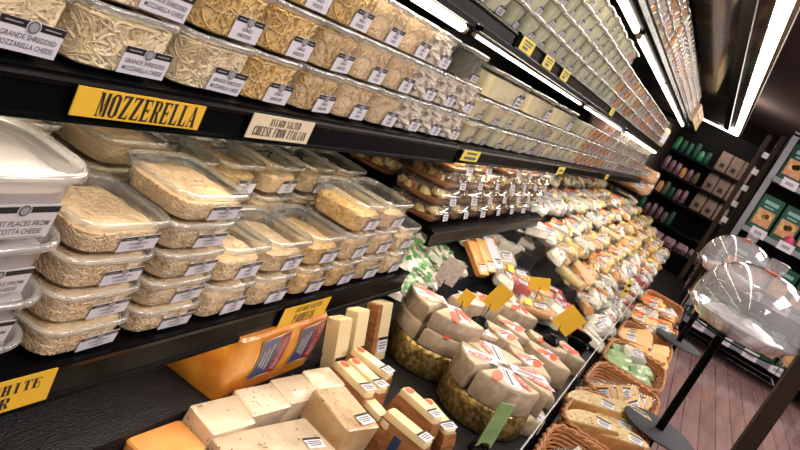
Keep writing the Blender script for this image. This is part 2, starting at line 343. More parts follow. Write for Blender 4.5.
def make_tub(key, w, d, h, t, fill, bedmat, strandmat=None, ns=0, sl=.03, sr=.0014, lines=(), lab=(.07, .036, .03), seed=1, tilt=0, rough=.0015, fine=True, dome=.0, name='cheese_tub', shell='clear', flat=False, facew=None):
    rnd = random.Random(seed); root = thing(name)
    rc = .026 * w / .14
    mb = MB()
    mb.loft([rrect(shellw(w, t, z, h) * q, shellw(d, t, z, h) * q, rc, z, 6) for z, q in ((0.001, .90), (.003, .97), (.009, 1), (h * .5, 1), (h - .012, .995), (h - .009, 1.03), (h - .006, 1.03))], shell, True, False)
    mb.loft([rrect(w * 1.0, d * 1.0, rc, h - .0125, 6), rrect(w * 1.035, d * 1.035, rc, h - .010, 6)], 'rim', False, False)
    mb.build('container', root, ang=60)
    lm = MB(); W, D = w * 1.045, d * 1.045
    lm.loft([rrect(W * .985, D * .985, rc + .004, h - .010, 6), rrect(W, D, rc + .004, h - .006, 6), rrect(W * .99, D * .99, rc + .004, h - .003, 6), rrect(W * .965, D * .965, rc + .003, h - .001, 6), rrect(W * .935, D * .935, rc + .002, h - .0015, 6)], 'rim', False, False)
    lm.loft([rrect(W * .935, D * .935, rc + .002, h - .0015, 6), rrect(W * .915, D * .915, rc, h - .008, 6), rrect(W * .86, D * .86, rc, h - .009, 6), rrect(W * .84, D * .84, rc, h - .0075, 6), rrect(W * .4, D * .4, rc * .4, h - .007, 6)], 'lid', False, True)
    lm.build('lid', root, ang=60)
    # the cheese
    cm = MB(); top = h * fill; rings = []; N = 44; seedv = Vector((seed * 3.1, 0, 0))
    def prof(z): return shellw(1, t, z, h) * .965
    zs = [.003 + (top - .003) * k / 8 for k in range(9)]
    for z in zs:
        ring = []
        for k in range(N):
            p = surf(w * prof(z), d * prof(z), rc, k / N); q = Vector((p.x, p.y, z))
            nn = noise.noise(q * 60 + seedv) * rough + noise.noise(q * 160 + seedv) * rough * .7
            ring.append(q + p.normalized() * (nn - rough))
        rings.append(ring)
    for sc_, dz in ((.93, .35), (.8, .7), (.6, .9), (.35, 1), (.12, 1.02)):
        ring = []
        for k in range(N):
            p = surf(w * prof(top), d * prof(top), rc, k / N) * sc_; q = Vector((p.x, p.y, top + dome * dz))
            q.z += noise.noise(q * 45 + seedv) * rough * 2.5 + noise.noise(q * 130 + seedv) * rough * 1.2; q.z = min(q.z, h - .011)
            ring.append(q)
        rings.append(ring)
    cm.loft(rings, bedmat)
    if strandmat:
        for i in range(ns):
            if rnd.random() < .68:      # against the walls
                tt = rnd.random(); 
                if rnd.random() < .7: tt = .5 + .5 * rnd.random()
                z = rnd.uniform(.006, top - .001); a = rnd.uniform(0, pi * 2); pts = []
                cur = rnd.uniform(-2.5, 2.5)
                for j in range(6):
                    p = surf(w * prof(z), d * prof(z), rc, tt); off = rnd.uniform(-.0006, .0012)
                    q = Vector((p.x, p.y, z)) + p.normalized() * (off - sr * .5); pts.append(q)
                    st = sl / 5; tt += cos(a) * st / (2 * (w + d)); z += sin(a) * st; z = max(.005, min(top + dome * .6, z)); a += cur * .25 + rnd.uniform(-.35, .35)
            else:
                x = rnd.uniform(-.42, .42) * w * t; y = rnd.uniform(-.42, .42) * d * t; a = rnd.uniform(0, 2 * pi); cur = rnd.uniform(-2.5, 2.5); pts = []; b = rnd.uniform(-.001, .003)
                for j in range(6):
                    rr_ = max(abs(x) / w, abs(y) / d) * 2
                    pts.append(Vector((x, y, min(h - .010, top + dome * (1 - rr_ * rr_) + b + rnd.uniform(0, .002))))); x += cos(a) * sl / 5; y += sin(a) * sl / 5; a += cur * .25
                    lim = .45 * t; x = max(-lim * w, min(lim * w, x)); y = max(-lim * d, min(lim * d, y))
            cm.tube(pts, sr * rnd.uniform(.8, 1.2), strandmat, 4)
    cm.build('cheese', root, ang=50)
    # label on the front wall
    lw, lh, lx = lab; zc = lh / 2 + .004; f = MB()
    z0, z1 = zc - lh / 2, zc + lh / 2
    y0, y1 = -shellw(d, t, z0, h) / 2, -shellw(d, t, z1, h) / 2
    lean = math.degrees(math.atan2(y0 - y1, z1 - z0))
    X = T(lx, (y0 + y1) / 2 - .0012, zc) @ RX(lean) @ FRONT @ RZ(tilt)
    deli_label(f, X, lw, lh, lines, fine)
    f.build('paper_label', root, smooth=False)
    return proto(key, root)

MZ = ('GRANDE SHREDDED', 'MOZZARELLA CHEESE')
make_tub('mozz_a', .150, .14, .077, .90, .78, 'mozzbed', 'mozz', 380, .055, .0023, MZ, (.074, .034, .030), 1, rough=.002)
make_tub('mozz_b', .150, .14, .077, .90, .80, 'mozzbed', 'mozz', 380, .05, .0021, MZ, (.074, .034, .030), 2, rough=.002, tilt=-2)
make_tub('yell_a', .132, .14, .077, .90, .80, 'yellbed', 'yell', 300, .03, .0015, ('ASIAGO', 'SHREDDED'), (.060, .033, .026), 3, rough=.002)
make_tub('yell_b', .132, .14, .077, .90, .78, 'parmbed', 'yell', 330, .018, .0010, ('ASIAGO', 'SHREDDED'), (.056, .033, .026), 4, rough=.0022, tilt=2)
make_tub('fine_a', .132, .14, .077, .90, .84, 'parmbed', 'parm', 520, .010, .0008, ('ROMANO', 'CHEESE'), (.054, .032, .028), 5, rough=.0025)
make_tub('fine_b', .132, .14, .077, .90, .80, 'pinkbed', 'parm', 240, .008, .0008, ('ROMANO', 'CHEESE'), (.054, .032, .028), 6, rough=.0025, tilt=-2)
make_tub('crumb_a', .128, .14, .077, .90, .82, 'crumb', 'crumb', 120, .009, .0066, ('CRUMBLED', 'CHEESE'), (.052, .030, .028), 7, rough=.004)
make_tub('low_a', .158, .150, .054, .87, .76, 'parmbed', 'parm', 620, .016, .0009, ('PARMESAN', 'CHEESE'), (.068, .026, .026), 8, rough=.0016, tilt=3, dome=.003)
make_tub('low_a_top', .158, .150, .054, .87, .58, 'parmbed', 'parm', 620, .016, .0009, ('PARMESAN', 'CHEESE'), (.068, .026, .026), 8, rough=.0016, tilt=3, dome=.006)
make_tub('low_b', .154, .150, .0525, .87, .78, 'parmbed', 'parm', 620, .014, .0009, ('PARMESAN', 'CHEESE'), (.068, .026, .026), 9, rough=.0016, tilt=1, dome=.003)
make_tub('low_b_top', .154, .150, .0525, .87, .58, 'parmbed', 'parm', 620, .014, .0009, ('PARMESAN', 'CHEESE'), (.068, .026, .026), 9, rough=.0016, tilt=1, dome=.006)
make_tub('tall_a', .142, .148, .075, .86, .66, 'parmbed', 'parm', 300, .010, .0009, ('ROMANO', 'CHEESE'), (.060, .034, .026), 10, rough=.0022, tilt=2, dome=.006)
make_tub('tall_a_top', .142, .148, .075, .86, .54, 'parmbed', 'parm', 300, .010, .0009, ('ROMANO', 'CHEESE'), (.060, .034, .026), 10, rough=.0022, tilt=2, dome=.006)
make_tub('tall_b', .142, .148, .075, .86, .66, 'smoked', 'yell', 160, .010, .0009, ('ASIAGO', 'SMOKED'), (.060, .034, .026), 11, rough=.0022, tilt=1, dome=.008)
make_tub('tall_b_top', .142, .148, .075, .86, .54, 'smoked', 'yell', 160, .010, .0009, ('ASIAGO', 'SMOKED'), (.060, .034, .026), 11, rough=.0022, tilt=1, dome=.008)
make_tub('tall_c', .142, .148, .075, .86, .68, 'pinkbed', 'parm', 200, .008, .0009, ('PECORINO', 'CHEESE'), (.060, .034, .026), 12, rough=.0026, tilt=3, dome=.004)
make_tub('tall_c_top', .142, .148, .075, .86, .54, 'pinkbed', 'parm', 200, .008, .0009, ('PECORINO', 'CHEESE'), (.060, .034, .026), 12, rough=.0026, tilt=3, dome=.004)
for k, (key, mt) in enumerate((('pale', 'pale'), ('palegreen', 'paleg'), ('greyish', 'greyish'), ('pinkish', 'pinkish'), ('orangec', 'orangec'))):
    make_tub('p_' + key, .132, .128, .068, .74, .80, mt, None, 0, 0, 0, ('X', 'X'), (.038, .022, .022), 20 + k, rough=.0015, fine=False, name='deli_tub', dome=.003)
make_tub('big', .36, .16, .085, .90, .74, 'pale', None, 0, 0, 0, ('X', 'X'), (.06, .045, .10), 31, rough=.001, fine=False, name='long_deli_box')
make_tub('dark', .16, .16, .075, .92, .80, 'olive', None, 0, 0, 0, ('X', 'X'), (.0451, .02, .04), 32, rough=.001, fine=False, name='deli_tub')

cheese_of = dict(mozz_a='stringy shredded mozzarella', mozz_b='long shredded mozzarella', yell_a='golden shredded cheese', yell_b='orange-gold shredded cheese', fine_a='finely grated tan cheese', fine_b='powdery grated cheese',
                 crumb_a='lumpy crumbled white cheese', low_a='shredded parmesan', low_b='fine shredded parmesan', tall_a='grated yellow cheese', tall_b='browned smoky shreds', tall_c='powdery pale cheese',
                 p_pale='pale yellow cheese', p_palegreen='cream-green cheese', p_greyish='grey-brown spread', p_pinkish='pinkish spread', p_orangec='orange spread', big='one long pale cheese block', dark='dark olive paste')
for k_ in ('low_a', 'low_b', 'tall_a', 'tall_b', 'tall_c'): cheese_of[k_ + '_top'] = cheese_of[k_]
def lvl(i, n):
    return 'bottom' if i == 0 else 'top' if i == n - 1 else ORD[i] + ' up'
def stack(keys, x, yfront, z, pitch, where, depth=.15, group='', jit=.004, turn=1.5):
    n = len(keys); keys = keys[:-1] + [keys[-1] + '_top' if keys[-1] + '_top' in cheese_of else keys[-1]]
    for i, k in enumerate(keys):
        dx, dy = random.uniform(-jit, jit), random.uniform(0, jit)
        place(k, (x + dx, yfront + depth / 2 + dy, z + i * pitch), (0, 0, R(random.uniform(-turn, turn))), 1,
              f'clear tub of {cheese_of[k]}, {lvl(i, n)} in {where}', 'tub', group)

# lower shelf (surface z -.585): front row
SL = -.598
low = [(.738, 'low_a', 4, .0545), (.904, 'low_b', 5, .0515), (1.052, 'tall_a', 2, .0755), (1.200, 'tall_c', 2, .0755), (1.352, 'tall_b', 2, .0755), (1.498, 'tall_a', 3, .0755), (1.640, 'tall_c', 3, .0755), (1.79, 'tall_a', 2, .0755)]
for ci, (x, k, n, p) in enumerate(low):
    keys = [k] * n
    if ci == 5: keys = ['tall_b', 'tall_a', 'tall_b']
    if ci == 3: keys = ['tall_a', 'tall_c']
    stack(keys, x, .596, SL + .002, p, f'{ordw(ci)} stack from the ricotta', .152, 'tubs along the front of the lower shelf')
lowb = [(.74, 'low_a', 5, .0515), (.90, 'low_b', 5, .0515), (1.06, 'tall_a', 3, .0755), (1.215, 'tall_b', 3, .0755), (1.375, 'tall_a', 3, .0755), (1.53, 'tall_c', 3, .0755), (1.69, 'tall_a', 3, .0755)]
for ci, (x, k, n, p) in enumerate(lowb):
    if ci in (0,): continue
    stack([k] * n, x, .775, SL + .002, p, f'{ordw(ci)} rear-row stack, lower shelf', .152, 'tubs in the rear row of the lower shelf')
stack(['low_a'] * 5, .70, .80, SL + .002, .0515, 'rear stack behind the ricotta', .152, 'tubs in the rear row of the lower shelf')
for ci in range(5):
    stack(['low_a'] * 4, .80 + ci * .17, .945, SL + .002, .052, f'{ordw(ci)} back-wall stack, lower shelf', .152, 'tubs at the back of the lower shelf')

# ricotta tubs: white translucent round-cornered tubs
def make_ricotta():
    root = thing('ricotta_tub'); w = .165; d = .165; h = .088; t = .84; rc = .05
    mb = MB()
    mb.loft([rrect(shellw(w, t, z, h) * q, shellw(d, t, z, h) * q, rc, z, 8) for z, q in ((.001, .92), (.004, .98), (.010, 1), (h * .5, 1), (h - .012, 1), (h - .010, 1.05), (h - .004, 1.05))], 'whitepl', True, False)
    mb.build('container', root, ang=60)
    c = MB(); c.loft([rrect(shellw(w, t, z, h) * .97, shellw(d, t, z, h) * .97, rc, z, 8) for z in (.004, .03, h * .70)] + [rrect(w * .6, d * .6, rc * .6, h * .74, 8)], 'ricotta')
    c.build('ricotta', root, ang=60)
    lm = MB(); W = w * 1.075
    lm.loft([rrect(W * .985, W * .985, rc, h - .010, 8), rrect(W, W, rc, h - .005, 8), rrect(W * .985, W * .985, rc, h, 8), rrect(W * .95, W * .95, rc, h + .0015, 8), rrect(W * .92, W * .92, rc, h, 8), rrect(W * .90, W * .90, rc, h - .006, 8)], 'rim', False, False)
    lm.loft([rrect(W * .90, W * .90, rc, h - .006, 8), rrect(W * .86, W * .86, rc, h - .007, 8), rrect(W * .85, W * .85, rc, h - .0055, 8), rrect(W * .4, W * .4, rc * .4, h - .006, 8)], 'lid', False, True)
    lm.build('lid', root, ang=60)
    f = MB(); lh = .046; zc = .027; y0, y1 = -shellw(d, t, zc - lh / 2, h) / 2, -shellw(d, t, zc + lh / 2, h) / 2
    X = T(.006, (y0 + y1) / 2 - .0015, zc) @ RX(math.degrees(math.atan2(y0 - y1, lh))) @ FRONT
    w2 = .082
    f.box(-w2 / 2, w2 / 2, -lh / 2, lh / 2, -.0004, .0004, 'ricotta', X)
    f.box(-w2 / 2, w2 / 2, lh * .26, lh * .44, .0004, .0006, 'ink', X)
    for r, m_, z in ((.0085, 'white', .0008), (.0075, 'ink2', .001), (.005, 'grey', .0012)):
        f.add([Vector((r * cos(2 * pi * k / 18), r * sin(2 * pi * k / 18), z)) for k in range(18)], [tuple(range(18))], m_, X @ T(-.004, lh * .33, 0))
    f.text('BEST PLACES FROM', .070, .0075, 'ink2', X @ T(0, -.002, .0008), .01); f.text('RICOTTA CHEESE', .060, .0075, 'ink2', X @ T(0, -.013, .0008), .01)
    f.box(-.036, .036, -.0215, -.0208, .0005, .0007, 'ink2', X)
    f.build('paper_label', root, smooth=False)
    return proto('ricotta', root)
make_ricotta()
rz_, hz_ = 0.0, (.061, .068, .078, .093)
for i in range(4):
    sz = hz_[i] / .0895
    for xx, lb, yy in ((.545, 'beside the shredded parmesan', .668), (.355, 'at the shelf end', .672)):
        place('ricotta', (xx + (i % 2) * .004, yy, SL + .002 + rz_), (0, 0, R((2, -3, 1, 0)[i])), (1.0 + .02 * (i == 3), 1.0, sz), f'white tub of ricotta, {lvl(i, 4)} of the stack {lb}', 'tub', 'ricotta tubs')
    rz_ += hz_[i] - .002

# middle shelf (surface z -.19)
SM = -.19
mid = [(.32, 'mozz_a'), (.475, 'mozz_b'), (.632, 'mozz_a'), (.787, 'mozz_b'), (.925, 'yell_a'), (1.062, 'yell_b'), (1.200, 'fine_a'), (1.337, 'fine_b'), (1.475, 'crumb_a'), (1.612, 'crumb_a'), (1.75, 'crumb_a')]
for ci, (x, k) in enumerate(mid):
    keys = [k] * 3
    if ci >= 2: keys = [k, {'mozz_a': 'mozz_b', 'mozz_b': 'yell_a', 'yell_a': 'yell_a', 'yell_b': 'yell_b', 'fine_a': 'fine_a', 'fine_b': 'fine_a', 'crumb_a': 'crumb_a'}[k], {2: 'yell_a', 3: 'yell_a', 4: 'yell_a', 5: 'yell_a', 6: 'fine_a', 7: 'fine_a'}.get(ci, 'crumb_a')]
    if ci >= 9: keys = keys[:2]
    stack(keys, x, .607, SM, .077, f'{ordw(ci)} front stack, middle shelf', .146, 'tubs along the front of the middle shelf')
place('dark', (1.67, .69, SM + .155), (0, 0, 0), 1, 'square clear tub of dark olive paste lying on the crumbled cheese tubs', 'tub')
for ci in range(9):
    stack(['mozz_a' if ci < 3 else 'yell_b'] * 2, .45 + ci * .15, .77, SM, .077, f'{ordw(ci)} rear stack, middle shelf', .146, 'tubs behind the front row of the middle shelf')
# middle shelf, farther section
ks = ['p_pale', 'p_pale', 'p_palegreen', 'p_pale', 'p_palegreen', 'p_palegreen', 'p_greyish', 'p_pale', 'p_palegreen', 'p_palegreen', 'p_palegreen', 'p_pale']
x = 1.91; ci = 0
while x < 6.9:
    if ci < 12: keys = [ks[ci]] * (2 if ci < 10 else 3)
    elif ci < 18: keys = [random.choice(['p_orangec', 'p_orangec', 'p_pinkish']) for _ in range(3 + (ci > 13))]
    else: keys = [random.choice(['p_greyish', 'p_pinkish', 'p_palegreen', 'p_greyish']) for _ in range(4)]
    stack(keys, x, .607, SM - .004, .0685, f'{ordw(ci)} stack past the middle shelf joint', .136, 'tubs on the far part of the middle shelf', .007, 5)
    x += .147; ci += 1
for i, xx in enumerate((2.09, 2.52, 2.95)):
    place('big', (xx, .70, SM - .004 + .1375), (0, 0, R(random.uniform(-2, 2))), 1, f'{ORD[i]} long clear box of pale cheese lying on stacked tubs, middle shelf', 'box', 'long boxes on the middle shelf')
# third shelf and fourth shelf
ST = .132
x = 1.53; ci = 0
while x < 6.9:
    n = 4 if x < 3.6 else 3 if x < 4.4 else 3
    if x < 3.5: keys = ['p_palegreen'] * n
    elif x < 4.9: keys = [random.choice(['p_orangec', 'p_pale', 'p_palegreen', 'p_greyish', 'p_pinkish']) for _ in range(n)]
    else: keys = [random.choice(['p_pinkish', 'p_pinkish', 'p_greyish', 'p_orangec']) for _ in range(n)]
    stack(keys, x, .612, ST, .0685, f'{ordw(ci)} stack, third shelf', .13, 'tubs on the third shelf', .009, 6)
    x += .147; ci += 1
S4 = .545
x = 2.6; ci = 0
while x < 4.5:
    keys = [random.choice(['p_pinkish', 'p_greyish', 'p_pale', 'p_orangec', 'p_greyish']) for _ in range(4)]
    stack(keys, x, .612, S4, .0685, f'{ordw(ci)} stack, fourth shelf', .136, 'tubs on the fourth shelf', .010, 8)
    x += .147; ci += 1

far = MB()
while x < 8.4:
    for i in range(4):
        zz = S4 + i * .0685; yy = .612 + .07; mm = random.choice(['pinkish', 'greyish', 'pale', 'orangec', 'greyish'])
        far.loft([rrect(.114, .112, .02, zz + .003, 3, x, yy), rrect(.122, .12, .02, zz + .055, 3, x, yy)], mm)
        far.loft([rrect(.116, .114, .02, zz + .002, 3, x, yy), rrect(.128, .126, .02, zz + .060, 3, x, yy), rrect(.138, .136, .024, zz + .062, 3, x, yy), rrect(.136, .134, .024, zz + .067, 3, x, yy)], 'clear', False, True)
        far.box(x + .008, x + .05, yy - .0625, yy - .0605, zz + .006, zz + .032, 'white')
    x += .147
fo = tag(far.build('stacked_tubs', None), 'far stretch of small dim tubs in stacks on the fourth shelf', 'tubs'); fo['kind'] = 'stuff'
# ------------------------------------------------------------------ clamshell trays of cubes on the farther lower shelf
def make_tray(key, seed, m1, m2):
    rnd = random.Random(seed); root = thing('antipasto_tray'); w, d, h = .185, .17, .055
    mb = MB(); mb.loft([rrect(w * q, d * q, .02, z, 4) for z, q in ((.001, .84), (.004, .88), (.030, .97), (.032, 1.03), (.034, 1.03))], 'clear', True, False); mb.build('container', root, ang=60)
    lm = MB(); lm.loft([rrect(w * q, d * q, .02, z, 4) for z, q in ((.034, 1.04), (.036, 1.03), (.038, .96), (.050, .90), (.053, .86), (.0535, .5))], 'lid', False, True); lm.build('lid', root, ang=60)
    c = MB(); c.loft([rrect(w * q, d * q, .02, z, 4) for z, q in ((.003, .84), (.012, .86), (.016, .8))], m1)
    for i in range(60):
        s_ = rnd.uniform(.016, .024); X = T(rnd.uniform(-.38, .38) * w, rnd.uniform(-.38, .38) * d, rnd.uniform(.014, .034)) @ Matrix.Rotation(rnd.uniform(0, 3), 4, Vector((rnd.random(), rnd.random(), rnd.random())).normalized())
        c.rbox(s_, s_, s_, m1 if rnd.random() < .5 else m2, .003, X @ T(0, 0, -s_ / 2), .002)
    c.build('cubed_filling', root)
    f = MB(); X = T(.035, -d / 2 * .96, .018) @ RX(-14) @ FRONT; deli_label(f, X, .05, .028, ('X', 'X'), False); f.build('paper_label', root, smooth=False)
    return proto(key, root)
make_tray('tray_a', 41, 'cubesb', 'heapy'); make_tray('tray_b', 42, 'rind', 'heapy'); make_tray('tray_c', 43, 'cubesb', 'pale')
for ci in range(7):
    for li in range(4 if ci not in (2,) else 3):
        nm = random.choice(['tray_a', 'tray_b', 'tray_c'])
        for row in range(2 if li < 4 else 1):
            if row and li < 1: continue
            place(nm, (2.03 + ci * .195 + random.uniform(-.01, .01), .70 + row * .185, -.455 + li * .055), (R(-3), 0, R(random.uniform(-4, 4))), 1,
              f"clamshell of {dict(tray_a='dark olives and cubes', tray_b='orange mix', tray_c='brown and cream cubes')[nm]}, {lvl(li, 4)} in {ordw(ci)} {'front' if not row else 'rear'} clamshell stack", 'tray', 'antipasto trays')

# ------------------------------------------------------------------ shelves
def shelf(x0, x1, zs, rail_top, rail_bot, lamp=True, label='', yf=.592, lampz=None, lip=False, lamps=None, lm='tubeu', yb=1.13, lr=.0125):
    ly = .038 if lm == 'tubeu' else .018
    r = thing('case_shelf', ((x0 + x1) / 2, yb, zs), 0, label, 'shelf'); L = (x1 - x0) / 2; y = -(yb - yf)
    def b(*a, **k): pass
    m = MB(); m.box(-L, L, y + .012, 0, -.026, -.003, 'black'); m.build('shelf_board', r, smooth=False)
    t, bt = rail_top - zs, rail_bot - zs
    m = MB(); hh = t - bt
    prof = [(.012, t), (.002, t), (0, t - .003), (.002, t - hh * .18), (.006, t - hh * .22), (.004, bt + hh * .16), (0, bt + hh * .12), (-.001, bt + .002), (.003, bt), (.014, bt)]
    m.loft([[Vector((sx * L, y + py, pz)) for py, pz in prof] for sx in (-1, 1)], 'black', True, True); m.build('price_rail', r, ang=30)
    m = MB(); m.box(-L, L, -.006, 0, -.09, 0, 'dark'); 
    for sx in (-1, 1): m.add([Vector((sx * (L - .01) + e, yy, zz)) for e in (-.003, .003) for yy, zz in ((0, -.026), (y + .1, -.026), (0, -.12))], [(0, 1, 2), (5, 4, 3), (0, 3, 4, 1), (1, 4, 5, 2), (2, 5, 3, 0)], 'dark')
    m.build('bracket', r, smooth=False)
    for (a0, a1) in (lamps or []):
        c = (a0 + a1) / 2 - (x0 + x1) / 2; l = (a1 - a0) / 2; z = (lampz if lampz is not None else rail_bot - .004) - zs
        m = MB(); m.box(c - l - .02, c + l + .02, y + ly - .02, y + ly + .027, z + .012, z + .024, 'dark'); lf = m.build('lamp_holder', r, smooth=False)
        g = MB(); g.tube([(c - l, y + ly, z), (c + l, y + ly, z)], lr, lm, 10); g.build('lamp_tube', lf)
        e = MB(); e.tube([(c - l - .018, y + ly, z), (c - l, y + ly, z)], lr * 1.1, 'frame', 10); e.tube([(c + l, y + ly, z), (c + l + .018, y + ly, z)], lr * 1.1, 'frame', 10); e.build('end_cap', lf)
    return r
shelf(-.5, 1.92, SL, -.598, -.662, label='black lower shelf carrying shredded parmesan and ricotta tubs', lampz=-.650, lamps=[(.6, 1.86)], lr=.0055)
shelf(-.5, 1.80, SM, -.196, -.246, label='black middle shelf carrying mozzarella tubs', lampz=-.234, lamps=[(-.3, .7), (.8, 1.72)])
shelf(1.95, 3.37, -.458, -.466, -.515, label='black lower shelf carrying clamshells of cheese cubes', lampz=-.502, lamps=[(2.05, 3.3)])
shelf(1.815, 4.4, SM - .004, -.199, -.242, label='black middle shelf carrying pale cheese tubs past the joint', lampz=-.232, lamps=[(1.9, 3.05), (3.15, 4.3)])
shelf(4.41, 7.0, SM - .004, -.203, -.246, label='black middle shelf carrying orange and grey tubs', lampz=-.236, lamps=[(4.5, 5.65), (5.75, 6.9)])
shelf(-.5, 1.79, .10, .124, .085, label='black third shelf above the mozzarella tubs', lampz=.064, lamps=[(-.3, .95), (1.03, 1.475)], lm='tubew', lr=.010)
shelf(1.81, 4.4, ST - .004, .131, .088, label='black third shelf with yellow price tags and pale tubs', lampz=.064, lamps=[(1.57, 2.95), (3.05, 4.3)], lm='tubew', lr=.004)
shelf(4.41, 7.0, ST - .004, .131, .088, label='black third shelf carrying pink and orange tubs', lampz=.064, lamps=[(4.5, 5.65), (5.75, 6.9)], lm='tubew', lr=.008)
shelf(-.5, 3.28, S4 - .004, .54, .49, label='black high shelf section ending in bright lamp', lampz=.442, lamps=[(.7, 1.95), (2.03, 3.22)], lm='tubew')
shelf(3.29, 8.5, S4 - .004, .54, .49, label='black high shelf section carrying small dim tubs', lampz=.442, lamps=[(3.36, 4.84), (4.92, 6.4), (6.5, 8.0)], lm='tubew')

# dark lamp hoods in front of the third shelf lamps
# price tags
def price_tag(x0, x1, z0, z1, m, lines, label, y=.5895, tilt=0, size=None, group=None, ink='ink'):
    o = thing('price_tag', ((x0 + x1) / 2, y, (z0 + z1) / 2), 0, label, 'price tag', group); w, h = x1 - x0, z1 - z0
    c = MB(); c.box(-w / 2, w / 2, -.0008, .0008, -h / 2, h / 2, m); c.build('card', o, smooth=False)
    if lines:
        t = MB()
        for s_, cx, cz, tw, th in lines:
            X = T(cx * w, -.0012, cz * h) @ FRONT
            if not s_: t.box(-tw * w / 2, tw * w / 2, -th * h / 2, th * h / 2, 0, .0003, 'ink2', X)
            else: t.slab(s_, tw * w, th * h, ink, X)
        t.build('lettering', o, smooth=False)
    return o
def slab_text(mb, s, w, h, X):
    pass
price_tag(.560, .766, -.234, -.200, 'yellow', [('MOZZERELLA', .05, 0, .80, .84)], 'yellow MOZZERELLA sign on the middle shelf rail')
price_tag(.872, 1.044, -.236, -.197, 'cream_card', [('ASIAGO SALTED', .02, .24, .50, .30), ('CHEESE FROM ITALIAN', 0, -.17, .86, .38)], 'cream sign reading CHEESE FROM ITALIAN on middle shelf rail')
price_tag(1.257, 1.452, -.658, -.606, 'yellow', [('ASIAGO SALTED', .03, .30, .56, .24), ('PARMESAN', 0, -.16, .46, .42)], 'yellow PARMESAN sign on the lower shelf rail')
price_tag(.47, .692, -.650, -.598, 'yellow', [('EXTRA WHITE', .05, .2, .72, .32), ('CHEDDAR', -.05, -.22, .56, .34)], 'yellow sign reading WHITE on the lower shelf rail below ricotta')
for i, (a, b) in enumerate(((1.83, 1.955), (2.10, 2.215), (2.36, 2.47))):
    price_tag(a, b, .094, .129, 'yellow2', [('', 0, .28, .7, .13), ('', 0, .05, .6, .1), ('', -.1, -.22, .4, .2)], f'small yellow price tag, {ORD[i]} one on the third shelf rail')
price_tag(3.55, 3.66, .094, .129, 'yellow2', [('', 0, .2, .7, .14), ('', 0, -.15, .6, .14)], 'single yellow price tag farther along the third shelf rail')
price_tag(1.83, 1.975, -.231, -.200, 'yellow2', [('', 0, .25, .6, .2), ('', 0, -.2, .7, .25)], 'yellow price tag at the middle shelf joint')
price_tag(3.12, 3.26, -.238, -.205, 'yellow2', [('', 0, 0, .6, .3)], 'yellow price tag midway along the far middle shelf rail')
price_tag(4.6, 4.72, -.238, -.207, 'yellow2', [('', 0, 0, .6, .3)], 'tiny yellow tag on the far end middle shelf rail')

# ------------------------------------------------------------------ case body
case = thing('refrigerated_case', (4, 1.15, -1.5), 0, 'long black refrigerated cheese case running down the aisle', 'display case')
def cpart(name, mb, smooth=False, lab=None):
    o = mb.build(name, None, smooth=smooth); o.parent = case; o.matrix_parent_inverse = Matrix.Translation((-4, -1.15, 1.5))
    if lab: o['label'] = lab
    return o
cpart('back_panel', MB().box(-.6, 8.6, 1.14, 1.18, -1.5, 1.0, 'dark'))
cpart('deck', MB().box(-.6, 8.6, .075, 1.14, -.90, -.862, 'blackmat'))
cpart('raised_step', MB().box(-.6, 1.94, .592, 1.14, -.862, -.80, 'blackmat').box(1.94, 3.4, .66, 1.14, -.862, -.78, 'blackmat'), lab='black textured rubber step')
st = MB()
for k in range(7): st.box(3.42, 8.6, .27 + k * .125, 1.14, -.862 + k * .066, -.862 + (k + 1) * .066, 'blackmat')
cpart('stepped_riser', st)
cpart('plinth', MB().box(-.6, 8.6, .06, 1.14, -1.5, -.90, 'black').box(-.6, 8.2, -.235, .06, -.99, -.965, 'black'))
cpart('rail_glass', MB().box(-.6, 8.6, .0625, .0665, -.90, -.776, 'clear').box(-.6, 8.6, .0625, .0665, -.776, -.774, 'steel'), lab='low clear guard with bright edge')
canopy_thing = thing('case_canopy', (6, 1.15, .95), 0, 'long dark glossy canopy over the cheese case with bright lamp', 'canopy')
def cpart(name, mb, smooth=False, lab=None):
    o = mb.build(name, None, smooth=smooth); o.parent = canopy_thing; o.matrix_parent_inverse = Matrix.Translation((-6, -1.15, -.95))
    if lab: o['label'] = lab
    return o
cpart('soffit', MB().add([Vector((x, y, z)) for x in (-.6, 12.6) for y, z in ((.74, .93), (.74, 1.0), (.30, .96), (.30, .99))], [(0, 4, 6, 2), (1, 3, 7, 5), (0, 1, 5, 4), (2, 6, 7, 3), (0, 2, 3, 1), (4, 5, 7, 6)], 'mirror').box(-.6, 12.6, .74, 1.18, .98, 1.0, 'dark').box(-.6, 12.6, .31, .385, .925, .958, 'black'), lab='dark glossy canopy soffit')
lampo = MB()
lampo.box(-.6, 13, .150, .225, .945, .972, 'tubec')
cl = cpart('canopy_lamp', lampo, lab='long bright canopy lamp')
MBf = MB().box(-.6, 13.1, .115, .14, .925, .985, 'frame').box(-.6, 13.1, .12, .30, .975, .99, 'mirror')
for k in range(16): MBf.box(.6 + k * .8, .63 + k * .8, .155, .225, .935, .944, 'frame')
cpart('lamp_housing', MBf)
cpart('end_lamp', MB().box(12.9, 13.4, .17, .85, .93, .955, 'tubec'), lab='short bright lamp closing the canopy end')
#cpart('end_panel', MB().box(8.6, 8.66, .08, 1.14, -1.5, -.2, 'dark'))

